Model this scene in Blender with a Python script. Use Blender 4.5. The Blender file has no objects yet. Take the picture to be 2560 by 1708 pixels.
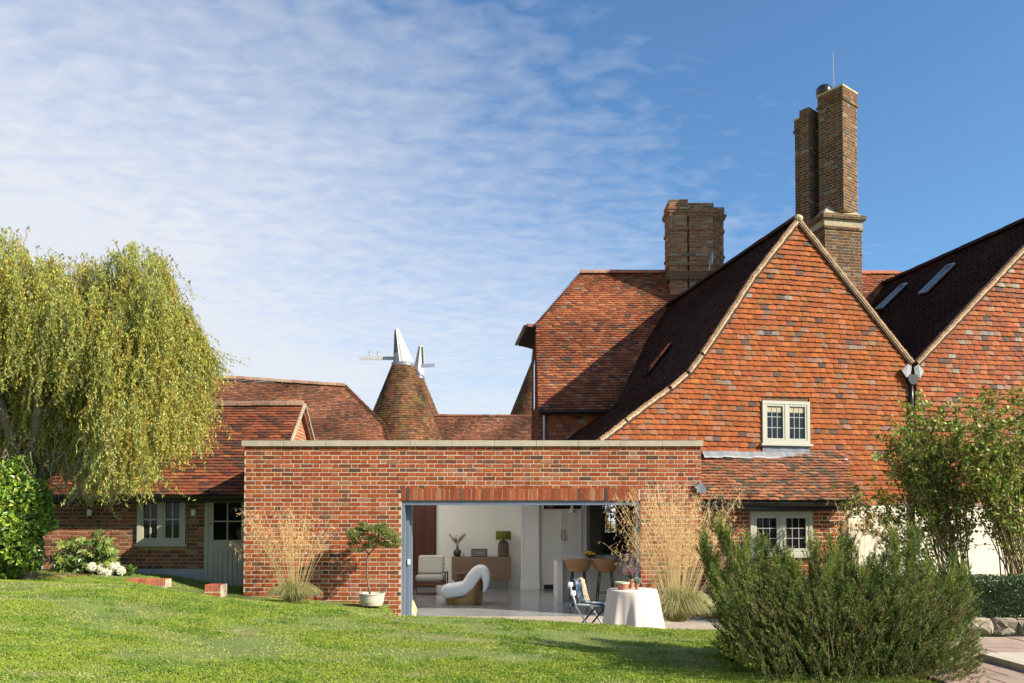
import bpy, math, random
import numpy as np
from mathutils import Vector
V = Vector
R = math.radians
scene = bpy.context.scene
COL = scene.collection
random.seed(7); rng = np.random.default_rng(7)

# ---------------------------------------------------------------- camera, sky, sun, exposure
F = 1990.0; PITCH = R(1.5); CZ = 1.71; YH = 1303.0          # focal length in photo pixels, eye height above the kitchen floor
Y0 = YH - F*math.tan(PITCH)
cam = bpy.data.objects.new('camera', bpy.data.cameras.new('camera')); COL.objects.link(cam)
cam.location = (0, 0, CZ); cam.rotation_euler = (R(90)+PITCH, 0, 0)
cam.data.sensor_width = 36; cam.data.lens = 36*F/2560; cam.data.shift_y = (Y0-854)/2560
cam.data.clip_start = 0.1; cam.data.clip_end = 3000
scene.camera = cam
SUN = V((1.43, -0.77, 1.0)).normalized()                    # towards the sun
sl = bpy.data.lights.new('sun', 'SUN'); sl.energy = 5.0; sl.angle = R(0.5); sl.color = (1, .895, .73)
so = bpy.data.objects.new('sun', sl); COL.objects.link(so); so.rotation_euler = SUN.to_track_quat('Z', 'Y').to_euler()
vs = scene.view_settings
vs.view_transform = 'Standard'; vs.look = 'None'; vs.gamma = 1; vs.exposure = 1.0; vs.use_curve_mapping = False
scene.cycles.max_bounces = 8; scene.cycles.diffuse_bounces = 5; scene.cycles.transparent_max_bounces = 8
scene.cycles.use_denoising = True

def nd(nt, t, **kw):
    n = nt.nodes.new(t)
    for k, v in kw.items():
        if k == 'inp':
            for a, b in v.items(): n.inputs[a].default_value = b
        else: setattr(n, k, v)
    return n
def mth(nt, op, a, b=None, c=None, clamp=False):
    n = nt.nodes.new('ShaderNodeMath'); n.operation = op; n.use_clamp = clamp
    for i, v in enumerate((a, b, c)):
        if v is None: continue
        if isinstance(v, (int, float)): n.inputs[i].default_value = v
        else: nt.links.new(v, n.inputs[i])
    return n.outputs[0]

w = bpy.data.worlds.new('World'); scene.world = w; w.use_nodes = True
nt = w.node_tree; nt.nodes.clear(); L = nt.links.new
sky = nd(nt, 'ShaderNodeTexSky', sky_type='NISHITA', sun_disc=False)
sky.sun_elevation = math.asin(SUN.z); sky.sun_rotation = math.atan2(SUN.x, SUN.y)
sky.air_density = 1.0; sky.dust_density = 0.7; sky.ozone_density = 2.2
tc = nd(nt, 'ShaderNodeTexCoord'); sp = nd(nt, 'ShaderNodeSeparateXYZ'); L(tc.outputs['Generated'], sp.inputs[0])
X, Y, Z = sp.outputs
zz = mth(nt, 'MAXIMUM', Z, 0.0); den = mth(nt, 'ADD', zz, 0.10)
px = mth(nt, 'DIVIDE', X, den); py = mth(nt, 'DIVIDE', Y, den)
cb = nd(nt, 'ShaderNodeCombineXYZ'); L(px, cb.inputs[0]); L(py, cb.inputs[1])
def noise(vec, scale, det=4, rough=.55, dist=0, mapping=None):
    if mapping:
        m = nd(nt, 'ShaderNodeMapping'); m.inputs['Rotation'].default_value[2] = mapping[0]; m.inputs['Scale'].default_value = mapping[1]
        L(vec, m.inputs[0]); vec = m.outputs[0]
    n = nd(nt, 'ShaderNodeTexNoise', inp={'Scale': scale, 'Detail': det, 'Roughness': rough, 'Distortion': dist}); L(vec, n.inputs['Vector'])
    return n.outputs['Fac']
n1 = noise(cb.outputs[0], 15.0, 3, .5, .3, (R(-18), (.9, 1.4, 1)))     # ripples
n2 = noise(cb.outputs[0], .8, 3, .5, 0, (R(-20), (.8, 1, 1)))               # large patches
n3 = noise(cb.outputs[0], 2.3, 6, .6, .3, (R(20), (.6, 1.2, 1)))
# cover falls off towards the upper right
g = mth(nt, 'SUBTRACT', mth(nt, 'SUBTRACT', 1.18, mth(nt, 'MULTIPLY', X, .90)), mth(nt, 'MULTIPLY', Z, 1.55))
s = mth(nt, 'ADD', mth(nt, 'MULTIPLY', n1, .54), mth(nt, 'MULTIPLY', n3, .50))
s = mth(nt, 'ADD', s, mth(nt, 'MULTIPLY', n2, .65))
m = mth(nt, 'ADD', mth(nt, 'SUBTRACT', s, .73), mth(nt, 'MULTIPLY', mth(nt, 'SUBTRACT', g, .42), 1.15))
m = mth(nt, 'MULTIPLY', m, 1.1, clamp=True)
m = mth(nt, 'MULTIPLY', m, .93)
# a little fair-weather cumulus low over the far roofs
cn = noise(tc.outputs['Generated'], 60, 4, .6)
dx = mth(nt, 'MULTIPLY', mth(nt, 'SUBTRACT', X, -.008), 1/.022); dz = mth(nt, 'MULTIPLY', mth(nt, 'SUBTRACT', Z, .122), 1/.016)
rr = mth(nt, 'ADD', mth(nt, 'MULTIPLY', dx, dx), mth(nt, 'MULTIPLY', dz, dz))
cu = mth(nt, 'MULTIPLY', mth(nt, 'ADD', mth(nt, 'SUBTRACT', 1.0, rr), mth(nt, 'MULTIPLY', mth(nt, 'SUBTRACT', cn, .5), 1.6)), 3.0, clamp=True)
cu = mth(nt, 'MULTIPLY', cu, mth(nt, 'LESS_THAN', rr, 3.0)); cu = mth(nt, 'MULTIPLY', cu, mth(nt, 'GREATER_THAN', Y, 0.0))
# thin vapour trail
tl = mth(nt, 'ABSOLUTE', mth(nt, 'SUBTRACT', mth(nt, 'SUBTRACT', Z, .425), mth(nt, 'MULTIPLY', X, .028)))
tm = mth(nt, 'MULTIPLY', mth(nt, 'LESS_THAN', tl, .0004), .12)
tm = mth(nt, 'MULTIPLY', tm, mth(nt, 'MULTIPLY', mth(nt, 'GREATER_THAN', X, .065), mth(nt, 'LESS_THAN', X, .155)))
m = mth(nt, 'MAXIMUM', m, mth(nt, 'MULTIPLY', tm, mth(nt, 'GREATER_THAN', Y, 0.0)))
tint = nd(nt, 'ShaderNodeMix', data_type='RGBA', blend_type='MULTIPLY'); tint.inputs[0].default_value = 1
L(sky.outputs[0], tint.inputs[6]); tint.inputs[7].default_value = (.84, 1.16, 1.36, 1)
bgm = nd(nt, 'ShaderNodeMix', data_type='RGBA'); L(m, bgm.inputs[0]); L(tint.outputs[2], bgm.inputs[6]); bgm.inputs[7].default_value = (5.8, 5.95, 6.35, 1)
bg2 = nd(nt, 'ShaderNodeMix', data_type='RGBA'); L(cu, bg2.inputs[0]); L(bgm.outputs[2], bg2.inputs[6]); bg2.inputs[7].default_value = (5.4, 5.5, 5.9, 1)
bg = nd(nt, 'ShaderNodeBackground'); bg.inputs[1].default_value = 0.072; L(bg2.outputs[2], bg.inputs[0])
wo = nd(nt, 'ShaderNodeOutputWorld'); L(bg.outputs[0], wo.inputs[0])

# ---------------------------------------------------------------- geometry helpers
ct, st = math.cos(PITCH), math.sin(PITCH)
def ray(x, y):
    a = (x-1280)/F; b = (Y0-y)/F
    return V((a, ct-b*st, st+b*ct))
def at(x, y, D):                       # point seen at photo pixel x, y at depth D
    d = ray(x, y); t = D/d.y
    return V((d.x*t, D, CZ+d.z*t))
def hit(x, y, P, N):                   # the same on a plane
    d = ray(x, y); o = V((0, 0, CZ)); t = (P-o).dot(N)/d.dot(N)
    return o+d*t
def zat(y, D, x=1280): return at(x, y, D).z
def xat(x, D, y=1400): return at(x, y, D).x
def rnd(a, b): return random.uniform(a, b)

class MB:
    def __init__(s): s.v = []; s.f = []; s.c = []; s.m = []; s.chunks = []
    def face(s, pts, col=(.5, .5, .5), mat=0):
        i = len(s.v); s.v.extend([tuple(p) for p in pts]); s.f.append(tuple(range(i, i+len(pts)))); s.c.append(col); s.m.append(mat)
    def vf(s, vs_, fs, col=(.5, .5, .5), mat=0):
        i = len(s.v); s.v.extend([tuple(p) for p in vs_])
        for f in fs: s.f.append(tuple(i+k for k in f)); s.c.append(col); s.m.append(mat)
    def box(s, o, a, b, c, col=(.5, .5, .5), mat=0):       # o = corner, a, b, c edge vectors
        o, a, b, c = V(o), V(a), V(b), V(c)
        p = [o, o+a, o+a+b, o+b, o+c, o+a+c, o+a+b+c, o+b+c]
        fs = [(0, 3, 2, 1), (4, 5, 6, 7), (0, 1, 5, 4), (1, 2, 6, 5), (2, 3, 7, 6), (3, 0, 4, 7)]
        if a.cross(b).dot(c) < 0: fs = [f[::-1] for f in fs]
        s.vf(p, fs, col, mat)
    def bx(s, x0, x1, y0, y1, z0, z1, col=(.5, .5, .5), mat=0): s.box((x0, y0, z0), (x1-x0, 0, 0), (0, y1-y0, 0), (0, 0, z1-z0), col, mat)
    def beam(s, p, q, w_, h_, up=V((0, 0, 1)), col=(.5, .5, .5), mat=0):
        p, q = V(p), V(q); d = (q-p).normalized(); a = d.cross(up)
        if a.length < .01: a = d.cross(V((0, 1, 0)))
        a.normalize(); b = a.cross(d)
        s.box(p-a*w_/2-b*h_/2, q-p, a*w_, b*h_, col, mat)
    def prism(s, pts, ext, col=(.5, .5, .5), mat=0):
        ext = V(ext); n = len(pts); A = [V(p) for p in pts]; B = [p+ext for p in A]
        s.vf(A+B, [tuple(range(n))[::-1], tuple(range(n, 2*n))]+[(i, (i+1) % n, n+(i+1) % n, n+i) for i in range(n)], col, mat)
    def tube(s, pts, rad, n=8, col=(.5, .5, .5), mat=0, cap=True):
        pts = [V(p) for p in pts]; m_ = len(pts)
        if isinstance(rad, (int, float)): rad = [rad]*m_
        vv = []; ref = None
        for i, p in enumerate(pts):
            d = (pts[min(i+1, m_-1)]-pts[max(i-1, 0)])
            d = d.normalized() if d.length > 1e-9 else V((0, 0, 1))
            if ref is None: ref = d.orthogonal().normalized()
            a = (ref-d*ref.dot(d));
            a = a.normalized() if a.length > 1e-6 else d.orthogonal().normalized()
            ref = a; b = d.cross(a)
            for k in range(n):
                t = 2*math.pi*k/n; vv.append(p+(a*math.cos(t)+b*math.sin(t))*rad[i])
        fs = [(i*n+k, i*n+(k+1) % n, (i+1)*n+(k+1) % n, (i+1)*n+k) for i in range(m_-1) for k in range(n)]
        if cap: fs += [tuple(range(n))[::-1], tuple(range((m_-1)*n, m_*n))]
        s.vf(vv, fs, col, mat)
    def lathe(s, c, prof, n=24, col=(.5, .5, .5), mat=0, sq=1.0, wob=None):   # prof = [(r, z)...]
        c = V(c); vv = []
        for r, z in prof:
            for k in range(n):
                t = 2*math.pi*k/n; rr = r*(1 if wob is None else wob(t, z))
                vv.append(c+V((rr*math.cos(t), rr*math.sin(t)*sq, z)))
        m_ = len(prof)
        s.vf(vv, [(i*n+k, i*n+(k+1) % n, (i+1)*n+(k+1) % n, (i+1)*n+k) for i in range(m_-1) for k in range(n)], col, mat)
        if prof[0][0] > 1e-4: s.face([vv[k] for k in range(n)][::-1], col, mat)
        if prof[-1][0] > 1e-4: s.face([vv[(m_-1)*n+k] for k in range(n)], col, mat)
    def ball(s, c, r, n=12, col=(.5, .5, .5), mat=0, sc=(1, 1, 1)):
        c = V(c); prof = [(math.sin(math.pi*i/(n//2+1)), -math.cos(math.pi*i/(n//2+1))) for i in range(n//2+2)]
        vv = [c+V((p*math.cos(2*math.pi*k/n)*r*sc[0], p*math.sin(2*math.pi*k/n)*r*sc[1], z*r*sc[2])) for p, z in prof for k in range(n)]
        s.vf(vv, [(i*n+k, i*n+(k+1) % n, (i+1)*n+(k+1) % n, (i+1)*n+k) for i in range(len(prof)-1) for k in range(n)], col, mat)
    def quads(s, P, C, mat=0):          # P (n,4,3), C (n,3)
        s.chunks.append((np.asarray(P, dtype=np.float32), np.asarray(C, dtype=np.float32), mat))
    def build(s, name, mats, parent=None, loc=None, smooth=False):
        me = bpy.data.meshes.new(name)
        off = np.array(ROOT.get(parent.name, (0, 0, 0)) if parent is not None else (loc if loc is not None else (0, 0, 0)), dtype=np.float32)
        vv = np.array(s.v, dtype=np.float32).reshape(-1, 3); nv = len(vv)
        ln = [len(f) for f in s.f]; li = [i for f in s.f for i in f]
        cc = np.array(s.c, dtype=np.float32).reshape(-1, 3); mm = list(s.m)
        ln = np.array(ln, dtype=np.int32); li = np.array(li, dtype=np.int32); mm = np.array(mm, dtype=np.int32)
        for P, C, mt in s.chunks:
            n = len(P); vv = np.concatenate([vv, P.reshape(-1, 3)]); li = np.concatenate([li, np.arange(nv, nv+4*n, dtype=np.int32)]); nv += 4*n
            ln = np.concatenate([ln, np.full(n, 4, np.int32)]); cc = np.concatenate([cc, C]); mm = np.concatenate([mm, np.full(n, mt, np.int32)])
        vv = vv-off
        me.vertices.add(len(vv)); me.vertices.foreach_set('co', vv.ravel())
        me.loops.add(len(li)); me.loops.foreach_set('vertex_index', li)
        me.polygons.add(len(ln)); me.polygons.foreach_set('loop_start', np.concatenate([[0], np.cumsum(ln)[:-1]]).astype(np.int32)); me.polygons.foreach_set('loop_total', ln)
        if not isinstance(mats, (list, tuple)): mats = [mats]
        for m_ in mats: me.materials.append(m_)
        me.polygons.foreach_set('material_index', mm)
        me.polygons.foreach_set('use_smooth', np.full(len(ln), smooth, dtype=bool))
        a = me.attributes.new('Col', 'FLOAT_COLOR', 'FACE'); a.data.foreach_set('color', np.concatenate([cc, np.ones((len(cc), 1), np.float32)], axis=1).ravel())
        me.update(calc_edges=True); me.validate()
        o = bpy.data.objects.new(name, me); COL.objects.link(o)
        if parent is not None: o.parent = parent; ROOT[o.name] = tuple(off)
        else: o.location = tuple(float(x) for x in off); ROOT[o.name] = tuple(off)
        return o
ROOT = {}
def tag(o, label=None, cat=None, group=None, kind=None):
    if label: o['label'] = label
    if cat: o['category'] = cat
    if group: o['group'] = group
    if kind: o['kind'] = kind
    return o
def thing(name, label, cat, loc=(0, 0, 0), group=None):
    o = bpy.data.objects.new(name, None); COL.objects.link(o); o.location = V(loc); o.empty_display_size = .2
    ROOT[o.name] = tuple(V(loc)); return tag(o, label, cat, group)
def copy_tree(o, parent=None):
    c = o.copy(); COL.objects.link(c)
    if parent is not None: c.parent = parent
    for ch in list(o.children): copy_tree(ch, c)
    return c

# ---------------------------------------------------------------- materials
def mat(name, col=None, rough=.7, metal=0, nscale=0, namt=.0, bump=0, bscale=30, trans=0, spec=.5, sheen=0, coat=0, stain=None, nstretch=(1, 1, 1)):
    m = bpy.data.materials.new(name); m.use_nodes = True; nt = m.node_tree; b = nt.nodes['Principled BSDF']; L = nt.links.new
    b.inputs['Roughness'].default_value = rough; b.inputs['Metallic'].default_value = metal
    b.inputs['Specular IOR Level'].default_value = spec; b.inputs['Coat Weight'].default_value = coat
    if sheen: b.inputs['Sheen Weight'].default_value = sheen
    tcn = nt.nodes.new('ShaderNodeTexCoord'); mp = nt.nodes.new('ShaderNodeMapping'); L(tcn.outputs['Object'], mp.inputs[0]); mp.inputs['Scale'].default_value = nstretch
    if col is None:
        a = nt.nodes.new('ShaderNodeAttribute'); a.attribute_name = 'Col'; src = a.outputs['Color']
    else:
        rgb = nt.nodes.new('ShaderNodeRGB'); rgb.outputs[0].default_value = (*col, 1); src = rgb.outputs[0]
    if namt:
        n = nt.nodes.new('ShaderNodeTexNoise'); n.inputs['Scale'].default_value = nscale; n.inputs['Detail'].default_value = 5; n.inputs['Roughness'].default_value = .65
        L(mp.outputs[0], n.inputs['Vector'])
        mr = nt.nodes.new('ShaderNodeMapRange'); mr.inputs[1].default_value = .3; mr.inputs[2].default_value = .7; mr.inputs[3].default_value = 1-namt; mr.inputs[4].default_value = 1+namt*.8
        L(n.outputs['Fac'], mr.inputs[0])
        mx = nt.nodes.new('ShaderNodeMix'); mx.data_type = 'RGBA'; mx.blend_type = 'MULTIPLY'; mx.inputs[0].default_value = 1
        L(src, mx.inputs[6]); L(mr.outputs[0], mx.inputs[7]); src = mx.outputs[2]
    if stain:                                # (colour, noise scale, threshold, amount)
        for scol, ssc, th, am in stain:
            n = nt.nodes.new('ShaderNodeTexNoise'); n.inputs['Scale'].default_value = ssc; n.inputs['Detail'].default_value = 6; n.inputs['Roughness'].default_value = .7
            L(mp.outputs[0], n.inputs['Vector'])
            mr = nt.nodes.new('ShaderNodeMapRange'); mr.inputs[1].default_value = th; mr.inputs[2].default_value = th+.08; mr.inputs[4].default_value = am
            L(n.outputs['Fac'], mr.inputs[0])
            mx = nt.nodes.new('ShaderNodeMix'); mx.data_type = 'RGBA'; L(mr.outputs[0], mx.inputs[0]); L(src, mx.inputs[6]); mx.inputs[7].default_value = (*scol, 1); src = mx.outputs[2]
    L(src, b.inputs['Base Color'])
    if bump:
        n = nt.nodes.new('ShaderNodeTexNoise'); n.inputs['Scale'].default_value = bscale; n.inputs['Detail'].default_value = 4
        L(mp.outputs[0], n.inputs['Vector'])
        bp = nt.nodes.new('ShaderNodeBump'); bp.inputs['Strength'].default_value = bump; bp.inputs['Distance'].default_value = .01
        L(n.outputs['Fac'], bp.inputs['Height']); L(bp.outputs[0], b.inputs['Normal'])
    if trans:
        tr = nt.nodes.new('ShaderNodeBsdfTranslucent'); L(src, tr.inputs[0]); ms = nt.nodes.new('ShaderNodeMixShader'); ms.inputs[0].default_value = trans
        L(b.outputs[0], ms.inputs[1]); L(tr.outputs[0], ms.inputs[2]); L(ms.outputs[0], nt.nodes['Material Output'].inputs[0])
    return m
LICH = ((.33, .26, .10), 9, .64, .55)
M_brick = mat('brick', None, .85, nscale=45, namt=.32, bump=.5, bscale=60, stain=[((.52, .40, .32), 1.3, .60, .22), ((.12, .08, .06), 2.1, .66, .3)], spec=.12)
M_mortar = mat('mortar', (.46, .385, .285), .95, nscale=20, namt=.15, spec=.12)
M_oldmortar = mat('old_mortar', (.32, .25, .14), .95, nscale=12, namt=.3, spec=.12)
M_tile = mat('clay_tile', None, .82, nscale=22, namt=.28, bump=.4, bscale=40, stain=[((.15, .07, .04), 1.0, .56, .28), ((.30, .27, .21), 14, .69, .5)], spec=.12)
M_rtile = mat('roof_tile', None, .85, nscale=16, namt=.35, bump=.4, bscale=40, stain=[((.07, .045, .03), .9, .54, .38), ((.20, .17, .08), 5, .66, .3)], spec=.12)
M_oldbrick = mat('weathered_brick', None, .9, nscale=25, namt=.35, bump=.6, bscale=50, stain=[((.45, .23, .04), 5, .66, .7), ((.42, .41, .36), 9, .70, .8)], spec=.12)
M_conetile = mat('mossy_tile', None, .9, nscale=5, namt=.35, bump=.4, bscale=30, stain=[((.12, .10, .035), 1.6, .52, .6), ((.40, .38, .30), 4, .71, .7)], spec=.12)
M_stone = mat('coping_stone', (.37, .33, .255), .85, nscale=6, namt=.12, bump=.2, spec=.12)
M_cement = mat('cement', (.34, .29, .20), .95, nscale=10, namt=.3, bump=.4, spec=.12)
M_verge = mat('verge_mortar', None, .95, nscale=25, namt=.3, spec=.12)
M_lead = mat('lead', (.21, .22, .235), .55, nscale=6, namt=.25, bump=.4, bscale=12, metal=.2)
M_leadd = mat('lead_dark', (.15, .17, .20), .5, nscale=6, namt=.2, metal=.2)
M_black = mat('black_paint', (.012, .012, .014), .35)
M_dkt = mat('dark_stained_timber', (.02, .016, .013), .95)
M_white = mat('white_paint', (.74, .73, .70), .5, nscale=4, namt=.05)
M_render = mat('white_render', (.60, .53, .44), .9, nscale=5, namt=.06, bump=.3, bscale=15)
M_greyr = mat('grey_render', (.33, .34, .36), .9, nscale=5, namt=.08)
M_frame = mat('sage_frame', (.36, .36, .295), .45)
M_glass = mat('window_glass', (.008, .009, .010), .03, spec=.35)
M_leadcame = mat('lead_came', (.30, .30, .29), .5)
M_blind = mat('blind', (.38, .33, .22), .9, nscale=60, namt=.2)
M_blue = mat('blue_steel_paint', (.12, .155, .21), .4)
M_intwall = mat('interior_paint', (.88, .86, .78), .85)
M_cab = mat('cabinet_paint', (.85, .84, .80), .5)
M_floor = mat('polished_concrete', (.30, .31, .325), .16, nscale=2.5, namt=.18, spec=.6)
M_dark = mat('dark_panel', (.035, .033, .032), .5)
M_drkwood = mat('dark_red_wood', (.10, .028, .018), .35, nscale=5, namt=.4, nstretch=(6, 1, .4))
M_walnut = mat('walnut', (.16, .065, .03), .4, nscale=8, namt=.35, nstretch=(1, 1, 6))
M_oak = mat('oak', (.30, .21, .14), .5, nscale=10, namt=.2, nstretch=(1, 1, 5))
M_cane = mat('woven_cane', (.33, .22, .13), .7, nscale=120, namt=.35)
M_rattan = mat('rattan', (.50, .28, .12), .6, nscale=60, namt=.35)
M_bronze = mat('brushed_bronze', (.34, .20, .08), .38, metal=.55, nscale=6, namt=.35, nstretch=(1, 1, 14))
M_boucle = mat('white_boucle', (.84, .83, .83), .95, bump=.5, bscale=90, sheen=.3)
M_tweed = mat('grey_tweed', (.50, .48, .43), .95, nscale=120, namt=.25)
M_green = mat('green_velvet', (.13, .13, .01), .9)
M_brass = mat('brass', (.60, .42, .15), .3, metal=.9)
M_marble = mat('quartz_top', (.62, .61, .62), .12, nscale=4, namt=.05)
M_linen = mat('linen_cloth', (.60, .52, .47), .95, nscale=80, namt=.05, bump=.1, bscale=200)
M_terra = mat('terracotta', (.36, .165, .10), .85, nscale=15, namt=.25)
M_pot = mat('pale_clay_pot', (.48, .42, .33), .85, nscale=8, namt=.1)
M_leaf = mat('leaf', None, .5, trans=.30, spec=.35)
M_gloss = mat('glossy_leaf', None, .34, trans=.25, spec=.5)
M_needle = mat('needle_leaf', None, .5, trans=.2, spec=.3)
M_straw = mat('straw', None, .6, trans=.35, spec=.3)
M_bark = mat('bark', (.14, .11, .08), .9, nscale=20, namt=.4, bump=.6)
M_twig = mat('twig', None, .8)
M_soil = mat('soil', (.10, .065, .04), .95, nscale=20, namt=.4, bump=.6)
M_cowl = mat('white_boarding', (.42, .42, .41), .7, nscale=3, namt=.15, nstretch=(6, 6, .5))
M_metal = mat('galvanised_metal', (.45, .46, .48), .35, metal=.8)
M_denim = mat('blue_blanket', (.07, .12, .20), .95, nscale=12, namt=.6, stain=[((.50, .50, .46), 7, .52, .8)])
M_cream = mat('cream_blanket', (.72, .60, .40), .95, nscale=60, namt=.1)
M_stonew = mat('fieldstone', None, .9, nscale=7, namt=.35, bump=.9, bscale=14, stain=[((.10, .09, .08), 6, .6, .6), ((.5, .48, .42), 9, .66, .5)])
M_paver = mat('sandstone_paving', None, .85, nscale=6, namt=.25, bump=.4, bscale=14, stain=[((.16, .11, .09), 3, .62, .5)])
M_terr = mat('terrace_stone', (.36, .31, .25), .85, nscale=4, namt=.15)
M_lemon = mat('lemon', (.80, .50, .02), .5)
M_flower = mat('petal', None, .8, trans=.3)

# ---------------------------------------------------------------- walls of bricks and roofs of tiles
def pick(pal):
    r = rnd(0, sum(p[1] for p in pal))
    for c, wt in pal:
        r -= wt
        if r <= 0: break
    k = rnd(.84, 1.16)*.74
    return tuple(max(.004, x*k*rnd(.95, 1.05)) for x in c)
P_new = [((.50, .112, .044), 6), ((.41, .085, .036), 5), ((.54, .150, .060), 2.6), ((.27, .085, .052), 1.5), ((.16, .080, .058), .5), ((.48, .19, .12), 1)]
P_old = [((.30, .105, .060), 4), ((.22, .085, .055), 3), ((.36, .15, .09), 2), ((.11, .075, .07), 1.4), ((.34, .27, .20), .7), ((.26, .14, .10), 2)]
P_chim = [((.20, .10, .062), 4), ((.15, .078, .052), 3), ((.26, .13, .08), 2), ((.12, .11, .10), 2), ((.30, .26, .20), .6)]
P_chim2 = [((.34, .15, .095), 4), ((.27, .12, .08), 3), ((.40, .21, .13), 2), ((.15, .13, .11), 1.2), ((.36, .30, .22), .8)]
P_hung = [((.55, .160, .042), 7), ((.50, .14, .04), 5), ((.58, .19, .06), 4), ((.46, .13, .045), 3), ((.50, .21, .10), 1.6), ((.19, .12, .085), .8), ((.42, .24, .14), .7), ((.42, .32, .24), .15), ((.38, .15, .05), 1.2)]
P_hung = [(tuple(x*k for x, k in zip(c, (.82, .80, .84))), w_) for c, w_ in P_hung]
P_hung2 = [((.48, .14, .055), 5), ((.42, .125, .055), 5), ((.52, .19, .09), 3), ((.34, .12, .07), 3), ((.44, .24, .15), 1.8), ((.16, .12, .10), 1.2), ((.42, .36, .30), .7)]
P_roofback = [((.40, .125, .058), 5), ((.33, .105, .055), 5), ((.46, .17, .08), 3), ((.24, .085, .052), 3), ((.12, .085, .07), .9), ((.36, .22, .14), .6)]
P_lean = [((.40, .14, .075), 5), ((.32, .115, .07), 4), ((.47, .18, .10), 3), ((.17, .10, .075), 3), ((.26, .14, .09), 2), ((.13, .10, .08), 1)]
P_cott = [((.34, .085, .042), 5), ((.27, .072, .040), 4), ((.12, .048, .036), 3.2), ((.40, .115, .055), 2), ((.19, .06, .04), 2)]
P_barn = [((.32, .105, .062), 5), ((.25, .085, .055), 4), ((.15, .075, .055), 3), ((.38, .14, .08), 2)]
P_shaded = [((.085, .036, .026), 4), ((.06, .03, .024), 4), ((.105, .042, .028), 2)]  # front roofs: shade of the slopes worked into the tile colour
P_cone = [((.19, .085, .042), 5), ((.14, .075, .042), 4), ((.25, .105, .05), 3), ((.10, .07, .045), 2)]

P_new = [(tuple(x*.93 for x in c), w_) for c, w_ in P_new]; P_hung2 = [(tuple(x*.86 for x in c), w_) for c, w_ in P_hung2]
P_cott = [((c[0]*.86, c[1]*1.06, c[2]), w_) for c, w_ in P_cott]; P_barn = [((c[0]*.86, c[1]*1.05, c[2]), w_) for c, w_ in P_barn]
P_chim = [(tuple(x*.82 for x in c), w_) for c, w_ in P_chim]; P_shaded = [(tuple(x*.62 for x in c), w_) for c, w_ in P_shaded]
P_new = [((c[0]*.84, c[1]*.92, c[2]*.80), w_) for c, w_ in P_new]; P_hung = [((c[0]*.83, c[1]*.88, c[2]*1.0), w_) for c, w_ in P_hung]; P_hung2 = [(tuple(x*.9 for x in c), w_) for c, w_ in P_hung2]
P_roofback = [((c[0]*.82, c[1]*.86, c[2]*.84), w_) for c, w_ in P_roofback]; P_barn = [(tuple(x*.88 for x in c), w_) for c, w_ in P_barn]; P_cott = [(tuple(x*.9 for x in c), w_) for c, w_ in P_cott]
P_cone = [(tuple(x*.85 for x in c), w_) for c, w_ in P_cone]
P_lean = [((c[0]*.86, c[1]*1.0, c[2]*.95), w_) for c, w_ in P_lean]
def cross(poly, v):
    xs = []
    n = len(poly)
    for i in range(n):
        (u0, v0), (u1, v1) = poly[i], poly[(i+1) % n]
        if (v0 <= v) != (v1 <= v): xs.append(u0+(u1-u0)*(v-v0)/(v1-v0))
    xs.sort()
    return [(xs[i], xs[i+1]) for i in range(0, len(xs)-1, 2)]
def cut(spans, holes, v0, v1):
    for (a, b, c, d) in holes:               # u0, u1, v0, v1
        if c < v1-.01 and d > v0+.01:
            out = []
            for (s0, s1) in spans:
                if b <= s0 or a >= s1: out.append((s0, s1)); continue
                if s0 < a: out.append((s0, a))
                if b < s1: out.append((b, s1))
            spans = out
    return spans
def bricks(mb, O, U, N, poly, pal, holes=(), course=.075, bl=.212, hl=.099, gap=.0135, proud=.006, jit=1.0, m=0, W=V((0, 0, 1)), rough=1.0, mixdir=None):
    O, U, N, W = V(O), V(U).normalized(), V(N).normalized(), V(W).normalized()
    vmin = min(p[1] for p in poly); vmax = max(p[1] for p in poly)
    k = 0; v = vmin
    while v < vmax-.02:
        v1 = min(v+course, vmax)
        for (s0, s1) in cut(cross(poly, (v+v1)/2), holes, v, v1):
            u = math.floor(s0/(bl+hl+2*gap))*(bl+hl+2*gap)-((k % 2)*(bl+hl+2*gap)/2); st_ = 0
            while u < s1:
                ln = bl if st_ % 2 == 0 else hl
                a = max(u, s0); b = min(u+ln, s1)
                if b-a > .03:
                    c = pick(pal)
                    j = lambda q=.0022: rnd(-q, q)*jit
                    zz0, zz1 = v+gap/2, v1-gap/2
                    bk = O-N*.004
                    p0 = proud+rnd(-.002, .003)*rough; e = .004
                    q = [(a+j(), zz0+j()), (b+j(), zz0+j()), (b+j(), zz1+j()), (a+j(), zz1+j())]
                    outer = [bk+U*x+W*y for x, y in q]
                    sg = [(1, 1), (-1, 1), (-1, -1), (1, -1)]
                    front = [O+U*(x+e*sx)+W*(y+e*sy)+N*(p0+rnd(-.0012, .0012)*rough) for (x, y), (sx, sy) in zip(q, sg)]
                    mb.vf(outer+front, [(4, 5, 6, 7), (0, 1, 5, 4), (1, 2, 6, 5), (2, 3, 7, 6), (3, 0, 4, 7)] if U.cross(W).dot(N) > 0 else [(7, 6, 5, 4), (4, 5, 1, 0), (5, 6, 2, 1), (6, 7, 3, 2), (7, 4, 0, 3)], c, m)
                u += ln+gap; st_ += 1
        v += course; k += 1
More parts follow.
